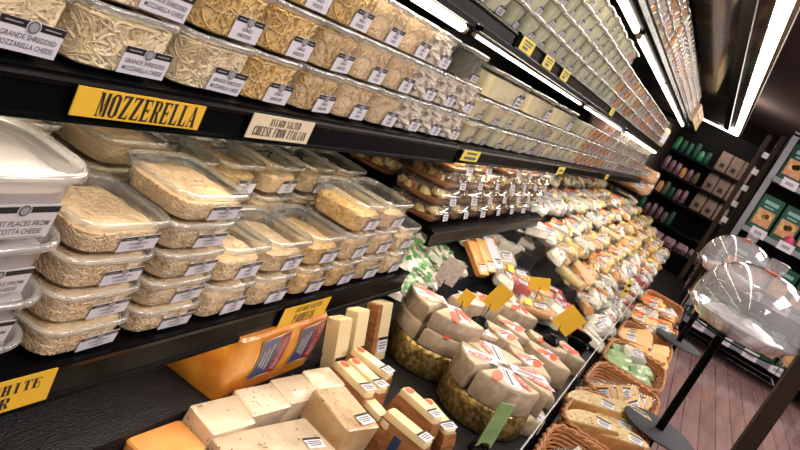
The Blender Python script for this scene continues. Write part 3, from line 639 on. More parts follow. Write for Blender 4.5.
# ------------------------------------------------------------------ things on the deck
def small_label(mb, X, w=.045, h=.03):
    mb.box(-w / 2, w / 2, -h / 2, h / 2, -.0003, .0005, 'white', X)
    mb.box(-w / 2, w / 2, h * .30, h * .5, .0005, .0008, 'ink', X)
    for q, ww in ((.12, .36), (-.06, .40), (-.24, .30)): mb.box(-w * ww, w * ww, h * (q - .045), h * (q + .045), .0005, .0008, 'ink2', X)
def specks(mb, w, d, h, n, rnd, m='speck'):
    for i in range(n):
        f = rnd.randrange(3); s_ = rnd.uniform(.0012, .0026)
        u, v = rnd.uniform(-.46, .46), rnd.uniform(-.46, .46)
        X = (T(u * w, v * d, h + .0004) if f == 0 else T(u * w, -d / 2 - .0004, (v + .5) * h) @ FRONT if f == 1 else T(-w / 2 - .0004, u * d, (v + .5) * h) @ RZ(-90) @ FRONT)
        a = rnd.uniform(0, 3); mb.add([Vector((s_ * cos(a + k * pi / 3) * (1.6 if k % 3 == 0 else 1), s_ * sin(a + k * pi / 3), 0)) for k in range(6)], [tuple(range(6))], m, X)
# orange loaf with printed wrap
lo = thing('orange_cheese_loaf', (1.305, .706, -.80), 0, 'large orange cheese loaf in printed red and blue wrap under lower shelf', 'cheese')
m = MB(); m.loft([rrect(.345, .245, .02, 0, 5), rrect(.352, .25, .022, .005, 5), rrect(.356, .254, .022, .07, 5), rrect(.352, .25, .022, .142, 5), rrect(.342, .24, .02, .148, 5)], 'loaf'); m.build('wrapped_loaf', lo)
for k, cx in enumerate((-.040, .108)):
    p = MB(); X = T(cx, -.1285, .084) @ FRONT @ Matrix.Diagonal((1.12, 1.12, 1, 1))
    # blue panel with slanted ends, then curved red band on its far side
    n = 12; pts = [(-.050 + .012 * sin(pi * i / n), -.042 + .084 * i / n) for i in range(n + 1)]; pts2 = [(.006 + .010 * sin(pi * i / n), -.042 + .084 * i / n) for i in range(n + 1)]; pts3 = [(.040 + .010 * sin(pi * i / n), -.046 + .096 * i / n) for i in range(n + 1)]
    def band(a, b, m_, z, e=0): p.loft([[Vector((q[0] - e, q[1], z)) for q in a], [Vector((q[0] + e, q[1], z)) for q in b]], m_, False, False, X, closed=False)
    band(pts, pts3, 'cream_card', 0, .001); band(pts, pts2, 'blue', .0004); band(pts2, pts3, 'red', .0006)
    p.text('Alpine Lace', .080, .026, 'white', X @ T(.031, 0, .001) @ RZ(88), .02)
    p.text('Alpine Lace', .080, .026, 'red', X @ T(.0312, 0, .0013) @ RZ(88), -.004)
    [p.box(q - .003, q + .003, -.03 + e, .028 - e, .0008, .001, 'grey', X) for q, e in ((-.004, 0), (-.016, .006), (-.027, .012))]
    p.build('printed_panel', lo, smooth=False)

def brick(name, x, y, z, w, d, h, m, label, rot=(0, 0, 0), cat='cheese', sp=0, lab=None, seed=0, r=.008):
    rnd = random.Random(seed); o = thing(name, (x, y, z), 0, label, cat); o.rotation_euler = [R(a) for a in rot]
    b = MB(); b.rbox(w, d, h, m, r * .6, c=.0035, n=3)
    for i_, v in enumerate(b.v): b.v[i_] = v + Vector((noise.noise(v * 12 + Vector((seed, 0, 0))), noise.noise(v * 12 + Vector((0, seed, 0))), noise.noise(v * 12 + Vector((0, 0, seed))) * (v.z > .02))) * .006
    if sp: specks(b, w, d, h + .0012, sp, rnd)
    b.build('block', o)
    if lab:
        l = MB(); u, v, a, *face = lab
        X = T(u, v, h + .001) @ RZ(a) if not face else T(u, -d / 2 - .001, v) @ FRONT @ RZ(a)
        small_label(l, X); l.build('price_label', o, smooth=False)
    return o
DK = -.862
brick('cheese_brick', .975, .548, DK, .125, .08, .055, 'orange', 'bright orange cheddar block before the black step', (0, 0, -4), seed=1, r=.015)
brick('cheese_brick', .62, .50, DK, .12, .07, .12, 'orange', 'upright orange cheddar block alone at the shelf end', (0, 0, 0), seed=2, r=.015)
brick('cheese_brick', 1.100, .545, DK + .003, .118, .075, .084, 'whitebrick', 'speckled white cheese block, first of the leaning row before the orange loaf', (8, 0, -8), sp=20, seed=3)
brick('cheese_brick', 1.212, .538, DK + .003, .112, .072, .088, 'whitebrick', 'pinkish speckled cheese block, second of the leaning row before the orange loaf', (8, 0, -8), sp=34, seed=4)
brick('cheese_brick', 1.318, .525, DK + .003, .104, .075, .092, 'whitebrick', 'glossy white cheese block, third of the leaning row before the orange loaf', (8, 0, -8), sp=20, seed=5)
brick('cheese_brick', 1.420, .515, DK + .003, .104, .06, .096, 'whitebrick', 'cream cheese block, last of the leaning row by the rind wedges', (8, 0, -8), sp=6, seed=6)
brick('cheese_brick', 1.150, .430, DK, .25, .11, .070, 'whitebrick', 'wide speckled white cheese slab with paper label before the row', (0, 0, -14), sp=60, lab=(.085, -.02, -8), seed=7)
brick('cheese_brick', .94, .40, DK, .15, .12, .045, 'whitebrick', 'low speckled cheese slab beside the orange cheddar block', (0, 0, 2), sp=30, seed=17)
brick('cheese_brick', 1.290, .395, DK, .075, .16, .034, 'tanbrick', 'flat tan peppered slab lying under the labelled block', (0, 0, -22), sp=14, lab=(0, -.05, 0), seed=8)
brick('cheese_brick', 1.372, .405, DK, .07, .15, .030, 'tanbrick', 'tan peppered slab beneath the boxy peppered block', (0, 0, -18), sp=14, seed=9)
brick('cheese_brick', 1.350, .405, DK + .036, .098, .13, .076, 'tanbrick', 'boxy tan peppered cheese block with label on its end', (3, 0, -16), sp=44, lab=(.018, -.042, 4), seed=10)
brick('cheese_brick', 1.265, .275, DK, .09, .12, .045, 'tanbrick', 'peppered tan block close to the guard rail', (0, 0, -16), sp=30, seed=11)
brick('cheese_brick', 1.155, .295, DK, .10, .13, .055, 'whitebrick', 'pale peppered block by the guard rail near the wide slab', (0, 0, -12), sp=34, lab=(0, -.03, 0), seed=12)

# wedges: pale top strip, brown rind sides, label and red dot
def make_rind(key, w=.16, d=.043, h=.098, dot=True, dark=False):
    root = thing('rind_cheese_wedge')
    b = MB(); 
    b.loft([[Vector((x, y, z)) for x, y, z in ring] for ring in (
        [(-w / 2, -d * .5, 0), (w / 2, -d * .5, 0), (w / 2, d * .5, 0), (-w / 2, d * .5, 0)],
        [(-w / 2 - .004, -d * .52, h * .5), (w / 2 + .004, -d * .52, h * .5), (w / 2 + .004, d * .52, h * .5), (-w / 2 - .004, d * .52, h * .5)],
        [(-w / 2 + .006, -d * .46, h - .008), (w / 2 - .004, -d * .46, h - .008), (w / 2 - .004, d * .46, h - .008), (-w / 2 + .006, d * .46, h - .008)])], 'rind', True, True)
    if dark: b.box(-w * .10, w * .06, -d * .53 - .001, -d * .5, .01, h * .75, 'blue')
    b.build('rind', root, smooth=False)
    t = MB(); t.loft([rrect(w * .95, d * .90, .012, h - .008, 4), rrect(w * .95, d * .92, .012, h + .004, 4), rrect(w * .90, d * .82, .010, h + .009, 4)], 'paste'); t.build('pale_face', root)
    l = MB(); small_label(l, T(w * .34, 0, h + .0105) @ RZ(90), d * .95, .036); l.build('price_label', root, smooth=False)
    if dot:
        q = MB(); q.add([Vector((.015 * cos(k * pi / 8) * (1 + .1 * sin(k * 5)), .013 * sin(k * pi / 8), h + .0105)) for k in range(16)], [tuple(range(16))], 'redst', T(-w * .34, 0, 0)); q.build('red_sticker', root, smooth=False)
    return proto(key, root)
make_rind('rind'); make_rind('rind_plain', dot=False, dark=True)
for i, (k, x, y, rz, lab) in enumerate([
    ('rind', 1.500, .462, -106, 'rind wedge with red dot, beside the boxy peppered block'), ('rind', 1.552, .455, -102, 'rind wedge tucked behind the red-dotted one near peppered block'),
    ('rind', 1.628, .480, -92, 'rind wedge with red dot closest to the gold-foil wheel'), ('rind', 1.593, .312, -103, 'rind wedge with red dot standing alone in the middle of the deck'),
    ('rind_plain', 1.462, .285, -96, 'rind wedge with dark blue band and no red dot'), ('rind', 1.66, .265, -118, 'rind wedge lying close to the guard rail'),
    ('rind', 1.480, .372, -112, 'rind wedge squeezed between the peppered block and banded wedge')]):
    place(k, (x, y, DK), (R(0 if i != 5 else 12), 0, R(rz)), (.80, .98, 1 if i not in (5, 6) else .78), lab, 'cheese')
# white wedges standing by the end of the orange loaf
def make_white_wedge(key, rind):
    root = thing('parmesan_wedge'); b = MB(); w, h = .055, .17
    b.prism([(-w / 2, -.02), (w / 2, -.02), (w / 2, .02), (-w / 2, .02)], h, 'paste', None, .004); b.build('pale_face', root)
    if rind: r_ = MB(); r_.box(-w / 2 - .022, -w / 2 + .001, -.0195, .02, .004, h - .004, 'rind'); r_.build('rind', root)
    l = MB(); small_label(l, T(0, -.022, .048) @ FRONT, .050, .045); l.build('price_label', root, smooth=False)
    return proto(key, root)
make_white_wedge('ww', False); make_white_wedge('wwr', True)
place('ww', (1.600, .548, -.862), (R(-20), 0, R(-8)), 1, 'pale hard cheese wedge leaning by the orange loaf end', 'cheese')
place('ww', (1.715, .556, -.862), (R(-20), 0, R(-8)), 1, 'pale hard cheese wedge between its two leaning neighbours', 'cheese')
place('wwr', (1.865, .553, -.862), (R(-20), 0, R(-8)), 1, 'pale wedge with brown rind side leaning on the black step', 'cheese')

# brie: gold foil wheels with cut pieces on top
def wheel(x, y, r, h, label, rz=0):
    o = thing('foil_cheese_wheel', (x, y, DK), rz, label, 'cheese wheel'); rnd = random.Random(int(x * 100)); b = MB(); N = 48; rings = []
    for z, q in ((0, .93), (.006, .985), (h * .3, 1.0), (h * .7, 1.0), (h - .006, .985), (h, .95), (h, .5)):
        rings.append([Vector((r * (q + noise.noise(Vector((cos(a) * 9, sin(a) * 9, z * 90 + x))) * .012) * cos(a), r * (q + noise.noise(Vector((cos(a) * 9, sin(a) * 9, z * 90 + x))) * .012) * sin(a), z)) for a in [2 * pi * k / N for k in range(N)]])
    b.loft(rings, 'gold'); b.build('gold_foil_wheel', o, ang=50)
    return o
def slice_top(mb, r, a0, a1, h, s_):
    """printed stickers on the top of a brie piece"""
    am = (a0 + a1) / 2
    X = T(cos(am) * r * .55, sin(am) * r * .55, h + .0012) @ Matrix.Rotation(am, 4, 'Z')
    mb.box(-r * .42, r * .40, -.026, .026, -.0004, .0004, 'white', X)
    mb.box(-r * .30, r * .30, -.004, .001, .0005, .0008, 'ink', X)
    mb.box(-r * .30, r * .12, -.012, -.010, .0005, .0008, 'ink2', X)
    for q in s_:
        rr, th = q[0] * r, am + q[1]
        c = Vector((cos(th) * rr, sin(th) * rr, h + .0022)); XX = T(*c) @ Matrix.Rotation(th, 4, 'Z')
        mb.add([Vector((.040 * cos(k * pi / 8), .0155 * sin(k * pi / 8), 0)) for k in range(16)], [tuple(range(16))], 'redst', XX)
        if len(q) > 2:
            mb.add([Vector((.036 * cos(k * pi / 8), .0128 * sin(k * pi / 8), .0003)) for k in range(16)], [tuple(range(16))], 'white', XX)
            mb.add([Vector((.033 * cos(k * pi / 8), .0108 * sin(k * pi / 8), .0006)) for k in range(16)], [tuple(range(16))], 'redst', XX)
            mb.text('BRIE', .036, .0105, 'white', XX @ T(0, 0, .0009), .02)
def brie(x, y, z, r, a0, a1, h, label, s_=((.45, 0), ), top='brietop'):
    o = thing('brie_piece', (x, y, z), 0, label, 'cheese'); b = MB(); n = max(6, int((a1 - a0) / 12)); A = [R(a0 + (a1 - a0) * k / n) for k in range(n + 1)]
    am = R((a0 + a1) / 2); off = Vector((cos(am), sin(am))) * .006
    poly = [(off.x, off.y)] + [(cos(a) * r, sin(a) * r) for a in A]
    b.prism(poly, h - .004, 'brie', None, .004); b.build('cut_sides', o, ang=40)
    t = MB(); P = [Vector((px, py, h - .004)) for px, py in poly]; ce = sum(P, Vector()) / len(P)
    t.loft([[p.lerp(ce, .05) for p in P], [p.lerp(ce, .06) + Vector((0, 0, .004)) for p in P], [p.lerp(ce, .12) + Vector((0, 0, .006)) for p in P]], top, False, True); t.build('rind_top', o, ang=50)
    l = MB(); slice_top(l, r, R(a0), R(a1), h + .002, s_); l.build('sticker', o, smooth=False)
    return o
W1 = (2.065, .475); W2 = (1.975, .235)
wheel(*W1, .138, .09, 'gold-foil cheese wheel nearer the black step, under cut brie')
wheel(*W2, .135, .085, 'gold-foil cheese wheel close to the guard rail, under cut brie')
zt = DK + .092
for lv in range(2):
    brie(W1[0] - .004, W1[1] - .002, zt + lv * .058, .132, 178, 262, .055, f"brie piece facing the step edge, {'lower' if not lv else 'upper'} layer on the inner foil wheel", ((.5, .32), (.78, -.2)))
    brie(W1[0] - .002, W1[1] + .004, zt + lv * .058, .132, 92, 174, .055, f"brie piece behind the front pair, {'lower' if not lv else 'upper'} layer on the inner foil wheel", ((.5, .35), (.5, -.35)))
brie(W1[0] + .004, W1[1] - .004, zt, .130, 268, 350, .022, 'thin brie piece with red stickers at the edge of inner foil wheel', ((.7, .32), (.7, -.3)))
brie(W1[0] + .006, W1[1] + .004, zt, .130, 5, 88, .050, 'brie piece at the far side of the inner foil wheel', ((.7, .32), ))
zt = DK + .087
brie(W2[0] - .004, W2[1], zt, .132, 165, 262, .078, 'tall brie piece with oval stickers facing out on the outer foil wheel', ((.62, .5, 1), (.75, -.45)))
brie(W2[0] - .002, W2[1] + .004, zt, .132, 95, 160, .078, 'brie piece with a red oval at the back of the outer foil wheel', ((.6, .1, 1),))
brie(W2[0] + .004, W2[1] - .004, zt, .150, 268, 340, .078, 'wide brie piece with barcode side on the outer foil wheel', ((.62, .3, 1), (.75, -.3, 1)))
brie(W2[0] + .006, W2[1] + .003, zt, .140, 345, 445, .070, 'brie piece with white paper at the far side of the outer foil wheel', ((.65, .3, 1),))
brie(W2[0] + .12, W2[1] - .085, DK, .09, 200, 330, .05, 'small wrapped brie piece at foot of the outer foil wheel', ())
spots = [(2.30, .53, .10, 170, 350, .085, 'half wheel of brie with black sign holder on top'), (2.43, .44, .10, 120, 320, .085, 'half wheel of brie behind, with white paper and sign holder'),
         (2.52, .315, .12, 105, 215, .095, 'thick cream brie wedge with red stickers past the outer wheel'), (2.69, .33, .11, 105, 215, .085, 'cream brie wedge with red ovals, behind the thick one'), (2.44, .19, .125, 110, 215, .092, 'cream-topped brie wedge with red sticker near the rail'),
         (2.40, .105, .09, 90, 200, .045, 'thin brie wedge lying low at the guard rail'), (2.62, .17, .11, 100, 230, .085, 'round-backed brie wedge at the guard rail'), (2.76, .225, .09, 100, 260, .08, 'brie wedge under the black sign holder by the cups'),
         (2.97, .43, .12, 150, 250, .08, 'brie wedge with small red dot near the cards'), (2.60, .59, .11, 180, 290, .10, 'tall plain brie block beside the green packets'), (2.80, .56, .11, 160, 280, .08, 'brie wedge with black print beside green packets'),
         (2.86, .115, .085, 60, 220, .07, 'wrapped brie piece by the black display cups')]
for i, (x, y, r, a0, a1, h, lb) in enumerate(spots): brie(x, y, DK, r, a0, a1, h, lb, ((.5, .33), (.75, -.25)) if i not in (1, 9, 5) else (), 'brietop')

# sign holders: rubber foot, wire stem, card
def holder(x, y, z, w, h, m, label, rz=0, hgt=.11, roll=0):
    o = thing('sign_holder', (x, y, z), R(rz), label, 'price sign')
    f = MB(); f.lathe([(.030, 0), (.034, .004), (.034, .012), (.026, .020), (.016, .026), (.013, .034), (.004, .036)], 'black', 20, None, True, True); f.build('foot', o)
    s_ = MB(); s_.tube([(0, 0, .03), (.004, 0, .03 + hgt * .6), (0, 0, .035 + hgt)], .002, 'black', 6); s_.build('stem', o)
    c = MB(); c.box(-w / 2, w / 2, -.0012, .0012, 0, h, m, T(0, 0, .02 + hgt) @ RY(roll)); c.build('card', o, smooth=False)
    return o
holder(2.265, .49, DK + .088, .045, .055, 'yellow', 'black-footed sign holder with small yellow card on the half brie', -60, .05, 12)
holder(2.405, .43, DK + .088, .062, .095, 'yellow', 'black-footed sign holder with tall yellow card on white brie', -72, .055, 16)
holder(2.72, .215, DK + .083, .088, .10, 'yellow', 'sign holder with large square yellow card by the black cups', -66, .045, 24)
holder(3.10, .40, DK + .03, .09, .055, 'yellow', 'sign holder with tilted yellow card before the orange cheese', -70, .10, -22)
holder(2.50, .64, DK, .085, .10, 'greyish', 'upright pale printed card standing by the green packets', -50, .10, 8)
holder(1.765, .150, DK, .05, .14, 'greenp', 'light green card standing by the guard rail', -40, .0, 0)

# black cups
for i, (x, y) in enumerate(((3.02, .14), (3.17, .15))):
    o = tag(MB().lathe([(.030, 0), (.045, .06), (.048, .062), (.048, .066), (.042, .064), (.028, .006)], 'black', 24, None, True, False).build('display_cup', None, (x, y, DK)), f"black plastic display cup {'nearest the yellow card' if not i else 'behind the other black cup'}", 'cup')

# packets under the farther lower shelf
def crumple(mb, w, d, h, m, seed, X=None):
    rings = []
    for z, q in ((0, .86), (h * .2, 1), (h * .7, .95), (h, .7), (h * 1.02, .2)):
        ring = rrect(w * q, d * q, min(w, d) * .25, z, 4)
        rings.append([p + Vector((noise.noise(p * 40 + Vector((seed, 0, 0))), noise.noise(p * 40 + Vector((0, seed, 0))), noise.noise(p * 40 + Vector((0, 0, seed))))) * min(w, d) * .09 for p in ring])
    mb.loft(rings, m, X=X)
def make_sprig(key, seed):
    rnd = random.Random(seed); o = thing('herb_cheese_packet'); b = MB(); crumple(b, .13, .09, .035, 'heapw', seed); b.build('packet', o)
    g = MB()
    for i in range(9):
        X = T(rnd.uniform(-.05, .05), rnd.uniform(-.035, .035), .036) @ RZ(rnd.uniform(0, 360)) @ RX(rnd.uniform(-25, 25))
        g.add([Vector(p) for p in ((-.006, 0, 0), (0, .010, .003), (.012, .012, .004), (.024, .004, .003), (.026, -.003, .002), (.012, -.011, .004), (0, -.010, .002))], [tuple(range(7))], 'sprig', X)
        X2 = X @ T(0, 0, .0006); g.box(-.004, .022, -.0006, .0006, .002, .004, 'greenprint', X2)
    g.build('green_print', o); return proto(key, o)
make_sprig('sprig_a', 3); make_sprig('sprig_b', 8)
for i in range(26):
    place(random.choice(['sprig_a', 'sprig_b']), (2.16 + (i % 9) * .085 + random.uniform(-.02, .02), .72 + (i // 9) * .075, -.775 + (i // 9) * .035), (R(random.uniform(15, 35)), R(random.uniform(-8, 8)), R(random.uniform(-60, 60))), 1, f"crumpled green and white cheese packet, {ordw(i)} along the step", 'packet', 'green and white packets on the step')
for i in range(5):
    x = 3.02 + i * .125
    o = thing('cheese_slab', (x, .70, -.735), 0, f"{['salmon-orange wrapped slab','pale orange wrapped slab','white card-backed slab','deep orange slab','orange slab'][i]} leaning in the row beside green packets", 'cheese'); o.rotation_euler = (R(32), 0, R(-18))
    b = MB(); b.rbox(.075, .17, .03, ('orange', 'wedge', 'white', 'orange', 'orange')[i], .008); b.build('block', o)
    l = MB(); small_label(l, T(0, -.05, .031), .05, .035); l.build('price_label', o, smooth=False)

# ------------------------------------------------------------------ packets of the heap
def make_packet(key, shape, m, name, labelpos=1, seed=0):
    o = thing(name); b = MB()
    if shape == 'brick': b.rbox(.12, .075, .04, m, .008)
    elif shape == 'wedge': b.prism([(-.075, -.035), (.06, -.042), (.068, 0), (.06, .042), (-.075, .035)][:5], .045, m, None, .005)
    elif shape == 'tri': b.prism([(-.085, -.004), (.055, -.042), (.066, 0), (.055, .042), (-.085, .004)], .05, m, None, .004)
    elif shape == 'round': b.lathe([(.002, 0), (.048, 0), (.055, .006), (.055, .030), (.048, .036), (.002, .037)], m, 24)
    elif shape == 'bag': crumple(b, .15, .10, .05, m, seed)
    elif shape == 'log': b.loft([[Vector((x, .028 * q * cos(k * pi / 7), .03 + .028 * q * sin(k * pi / 7))) for k in range(14)] for x, q in ((-.085, .3), (-.08, .9), (-.03, 1), (.03, 1.02), (.08, .9), (.085, .3))], m)
    hz = dict(brick=.04, wedge=.045, tri=.05, round=.037, bag=.052, log=.059)[shape]
    b.build('wrapped_cheese', o)
    if shape in ('bag', 'log', 'tri'):
        w = MB(); crumple(w, .17, .10, hz * 1.02, 'film', seed + 5); w.build('plastic_film', o)
    l = MB(); small_label(l, T(.01, 0, hz + .0045) @ RZ(12), .05, .036)
    if seed % 3 == 1: l.box(-.07, .0, .018, .028, hz + .003, hz + .004, 'redst')
    if seed % 4 == 2: l.box(-.06, -.03, -.03, .02, hz + .003, hz + .004, 'yellow2')
    l.build('price_label', o, smooth=False)
    return proto(key, o)
kinds = [('h1', 'brick', 'heapw', 'wrapped white cheese brick'), ('h2', 'wedge', 'heapy', 'wrapped yellow cheese wedge'), ('h3', 'tri', 'heapw', 'film-wrapped white cheese wedge'), ('h4', 'brick', 'heapy', 'wrapped yellow cheese brick'),
         ('h5', 'bag', 'heapw', 'crumpled clear bag of white cheese'), ('h6', 'log', 'heapo', 'orange cheese log in film'), ('h7', 'wedge', 'heapo', 'wrapped orange cheese wedge'), ('h8', 'round', 'heapw', 'round white cheese'),
         ('h9', 'tri', 'heapr', 'red-waxed cheese wedge'), ('h10', 'log', 'heapy', 'yellow cheese log in film'), ('h11', 'bag', 'heapw', 'crinkled white cheese bag with label'), ('h12', 'tri', 'wedge', 'golden film-wrapped cheese wedge')]
for i, (k, s_, m_, d_) in enumerate(kinds): make_packet(k, s_, m_, dict(brick='cheese_brick', wedge='cheese_wedge', tri='film_wrapped_wedge', bag='cheese_bag', log='cheese_log', round='round_cheese')[s_], seed=i + 1)
KD = {k[0]: k[3] for k in kinds}
def heap_z(y): 
    y += .03
    k = int((y - .27) // .125) + 1
    return -.862 + max(0, min(7, k)) * .066
rows = [('rail-side', .13), ('second', .24), ('third', .35), ('fourth', .47), ('fifth', .59), ('sixth', .71), ('seventh', .83), ('eighth', .95), ('back', 1.06)]
wts = {0: 'h5 h3 h11 h9 h8', 1: 'h5 h11 h9 h6 h1 h6', 2: 'h10 h12 h10 h2 h7', 3: 'h2 h10 h12 h5 h4', 4: 'h5 h1 h3 h4 h7', 5: 'h1 h3 h5 h2 h11', 6: 'h1 h3 h4 h1', 7: 'h1 h4 h3 h1', 8: 'h4 h1 h2 h1'}
cnt = 0
for ri, (rn, y) in enumerate(rows):
    x = 3.3 if ri < 3 else 3.48
    while x < 8.6:
        k = random.choice(wts[ri].split())
        if x > 6.2 and random.random() < .3: k = random.choice(['h7', 'h12', 'h2'])
        zz = heap_z(y + .03) + .004 + random.uniform(0, .03)
        if x < 3.42 : zz = DK + .002
        far = 'near the brie' if x < 4.3 else 'midway along' if x < 6 else 'by the case end'
        place(k, (x + random.uniform(-.02, .02), y + random.uniform(-.015, .015), zz), (R(random.uniform(12, 38)), R(random.uniform(-14, 14)), R(random.choice([-75, -60, -40, 10, 30, 90]) + random.uniform(-15, 15))), random.uniform(.82, 1.05),
              f'{KD[k]}, {rn} row of the pile, {far}', 'cheese', f'{KD[k]}, {rn} row, {far}')
        x += .098 if x < 4.8 else .112 if x < 5.6 else .15; cnt += 1
# loose packets between the brie and the pile
for i in range(26):
    k = random.choice(['h5', 'h3', 'h11', 'h6', 'h9', 'h7', 'h1', 'h6']); x = random.uniform(3.08, 3.42); y = random.uniform(.30, .60)
    place(k, (x, y, DK + .01 + (i % 3) * .03), (R(random.uniform(5, 30)), R(random.uniform(-10, 10)), R(random.choice([-70, -50, 20]) + random.uniform(-15, 15))), 1.0, f'{KD[k]} in the jumble between brie and pile', 'cheese', 'packets jumbled between the brie and the pile ' + k)
for i in range(18):
    k = random.choice(['h5', 'h3', 'h11', 'h5', 'h12']); x = 3.46 + (i % 3) * .09; y = .66 + (i // 3) * .075
    place(k, (x - .12 * (y < .9), y, -.775 + (i % 3) * .05 + .02), (R(random.uniform(5, 30)), R(random.uniform(-10, 10)), R(random.choice([-70, -50, 20]) + random.uniform(-15, 15))), 1.0, f'{KD[k]} heaped past the orange slabs', 'cheese', 'packets heaped past the orange slabs ' + k)
def tall_tag(x, y, z, w, h, rz, label, m='yellow2'):
    o = thing('price_tag', (x, y, z), R(rz), label, 'price tag'); c = MB(); c.box(-w / 2, w / 2, -.001, .001, 0, h, m); c.build('card', o, smooth=False)
    t = MB(); t.box(-w * .38, w * .38, h * .62, h * .76, 0, .0003, 'ink', T(0, -.0015, 0) @ FRONT); t.box(-w * .33, w * .33, h * .30, h * .42, 0, .0003, 'ink', T(0, -.0015, 0) @ FRONT); t.build('lettering', o, smooth=False)
    s_ = MB(); s_.tube([(0, .002, -.05), (0, .002, .01)], .002, 'chrome', 6); s_.build('stem', o)
tall_tag(3.88, .45, -.66, .095, .075, -66, 'yellow two-line price tag standing in the sloping pile')
tall_tag(4.15, .12, -.74, .035, .11, -40, 'narrow yellow price tag standing at the guard rail')

# ------------------------------------------------------------------ wicker baskets
def make_basket(key, w, d=.30, h=.098):
    o = thing('wicker_basket'); b = MB(); N = 52
    def path(q, z, ph=0, am=0):
        pts = []
        for k in range(N):
            p = surf(w * q, d * q, .02, k / N); pts.append(Vector((p.x, p.y, z)) + p.normalized() * (am if (k + ph) % 2 else -am))
        return pts
    for i in range(7): b.tube(path(.88 + .1 * i / 6, .006 + i * .0135, i, .0022), .0048, 'sand', 5, closed=True)
    for ph in (0, 1):   # braided rim
        pts = []
        for k in range(N * 2):
            p = surf(w, d, .02, k / (N * 2)); a = k * .9 + ph * pi; pts.append(Vector((p.x, p.y, h)) + p.normalized() * .005 * cos(a) + Vector((0, 0, .005 * sin(a))))
        b.tube(pts, .006, 'sand', 5, closed=True)
    b.loft([rrect(w * .86, d * .86, .015, 0, 4), rrect(w * .86, d * .86, .015, .006, 4)], 'sand')
    b.build('woven_body', o, ang=60); return proto(key, o)
BZ = -.962
bas = [(2.06, .46, 'with empty wicker showing, first along the ledge'), (2.545, .44, 'holding seeded half-moon cheeses'), (3.0, .42, 'holding golden film-wrapped wedges'), (3.49, .48, 'holding sage green packets'), (4.03, .52, 'holding long yellow wedges'), (4.66, .60, 'holding mixed cut cheese'), (5.4, .70, 'holding small packets, last along the ledge')]
for i, (x, w, lb) in enumerate(bas):
    make_basket('b%d' % i, w, .29); place('b%d' % i, (x, -.105, BZ), (0, 0, R(random.uniform(-2, 2))), 1, f'tan wicker basket {lb}', 'basket')
def make_half(key, seed):
    rnd = random.Random(seed); o = thing('seeded_half_cheese'); b = MB(); n = 14; r = .088
    poly = [(r * 1.15 * cos(pi * k / n), r * .75 * sin(pi * k / n)) for k in range(n + 1)]
    b.prism(poly, .062, 'loafbread', None, .006); b.build('brown_crust', o)
    t = MB(); t.add([Vector((x * .93, y * .90 + .003, .0645)) for x, y in poly], [tuple(range(len(poly)))], 'loaftop')
    t.loft([[Vector((x * .97, y * .96 + .001, .060)) for x, y in poly], [Vector((x * .93, y * .90 + .003, .0645)) for x, y in poly]], 'loaftop', False, False)
    for i in range(46):
        a = rnd.uniform(.1, pi - .1); q = rnd.uniform(.1, .86); x, y = q * r * 1.15 * cos(a), q * r * .75 * sin(a); s_ = rnd.uniform(.0018, .004)
        t.add([Vector((x + s_ * cos(k * pi / 3), y + s_ * .6 * sin(k * pi / 3), .0652)) for k in range(6)], [tuple(range(6))], 'speck')
    t.build('seeded_top', o)
    l = MB(); small_label(l, T(.05, .022, .066) @ RZ(-20), .045, .034); l.build('price_label', o, smooth=False); return proto(key, o)
make_half('half_a', 1); make_half('half_b', 2)
for i, (x, y, z, rz, k, lb) in enumerate([(2.60, -.04, .030, -62, 'half_a', 'top one beside the basket back edge'), (2.44, -.06, .016, -58, 'half_b', 'lying low beside the basket back edge'), (2.72, -.15, .03, -70, 'half_b', 'leaning under the round black sample stand'), (2.50, -.17, .012, -66, 'half_a', 'at the aisle side corner'), (2.60, -.13, .0, -50, 'half_a', 'buried in the middle')]):
    place(k, (x, y, BZ + .02 + z), (R(14), R(-8), R(rz)), 1.08, f'half-moon seeded cheese {lb} of its basket', 'cheese')
for i, (x, y, rz, s_) in enumerate([(2.90, -.02, -60, 1.5), (2.97, -.05, -80, 1.5), (2.98, -.14, -40, 1.45), (3.08, -.10, -70, 1.5), (3.12, -.18, -90, 1.3)]):
    place('h12', (x, y, BZ + .035), (R(40), R(-12), R(rz)), s_ * .76, f"large golden cheese wedge in clear film, {ordw(i)} one in its basket", 'cheese', 'golden wedges in a basket')
for i in range(7):
    o = thing('green_packet', (3.36 + (i % 4) * .085, -.03 - (i // 4) * .11, BZ + .058 + .01 * (i % 2)), R(-65 + i * 5), f'sage green wrapped cheese packet, {ordw(i)} in the green basket', 'packet', 'sage green packets'); o.rotation_euler[0] = R(22)
    b = MB(); crumple(b, .15, .06, .04, 'greenp', i); b.build('wrapped_cheese', o)
place('h11', (3.60, -.08, BZ + .085), (R(20), 0, R(-60)), .85, 'white labelled packet lying on the green packets', 'packet')
def make_long(key):
    o = thing('long_cheese_wedge'); b = MB(); b.prism([(-.10, -.012), (.09, -.035), (.10, 0), (.09, .035), (-.10, .012)], .045, 'wedge', None, .005); b.build('wrapped_cheese', o)
    l = MB(); small_label(l, T(-.02, 0, .046), .045, .03); l.build('price_label', o, smooth=False); return proto(key, o)
make_long('long')
for bi, (x0, n) in enumerate(((3.82, 9), (4.42, 10), (5.1, 8))):
    for i in range(n):
        place(random.choice(['long', 'long', 'h12', 'h3', 'h7']) if bi else 'long', (x0 + (i % 5) * .10 + random.uniform(-.02, .02), -.04 - (i // 5) * .11, BZ + .028 + random.uniform(0, .04)), (R(random.uniform(10, 40)), R(-8), R(-65 + random.uniform(-20, 20))), 1.1,
              f"golden cheese wedge in the {['long yellow wedge', 'mixed cut cheese', 'last small packet'][bi]} basket", 'cheese', f"wedges in the {['long yellow wedge', 'mixed cut cheese', 'last small packet'][bi]} basket")
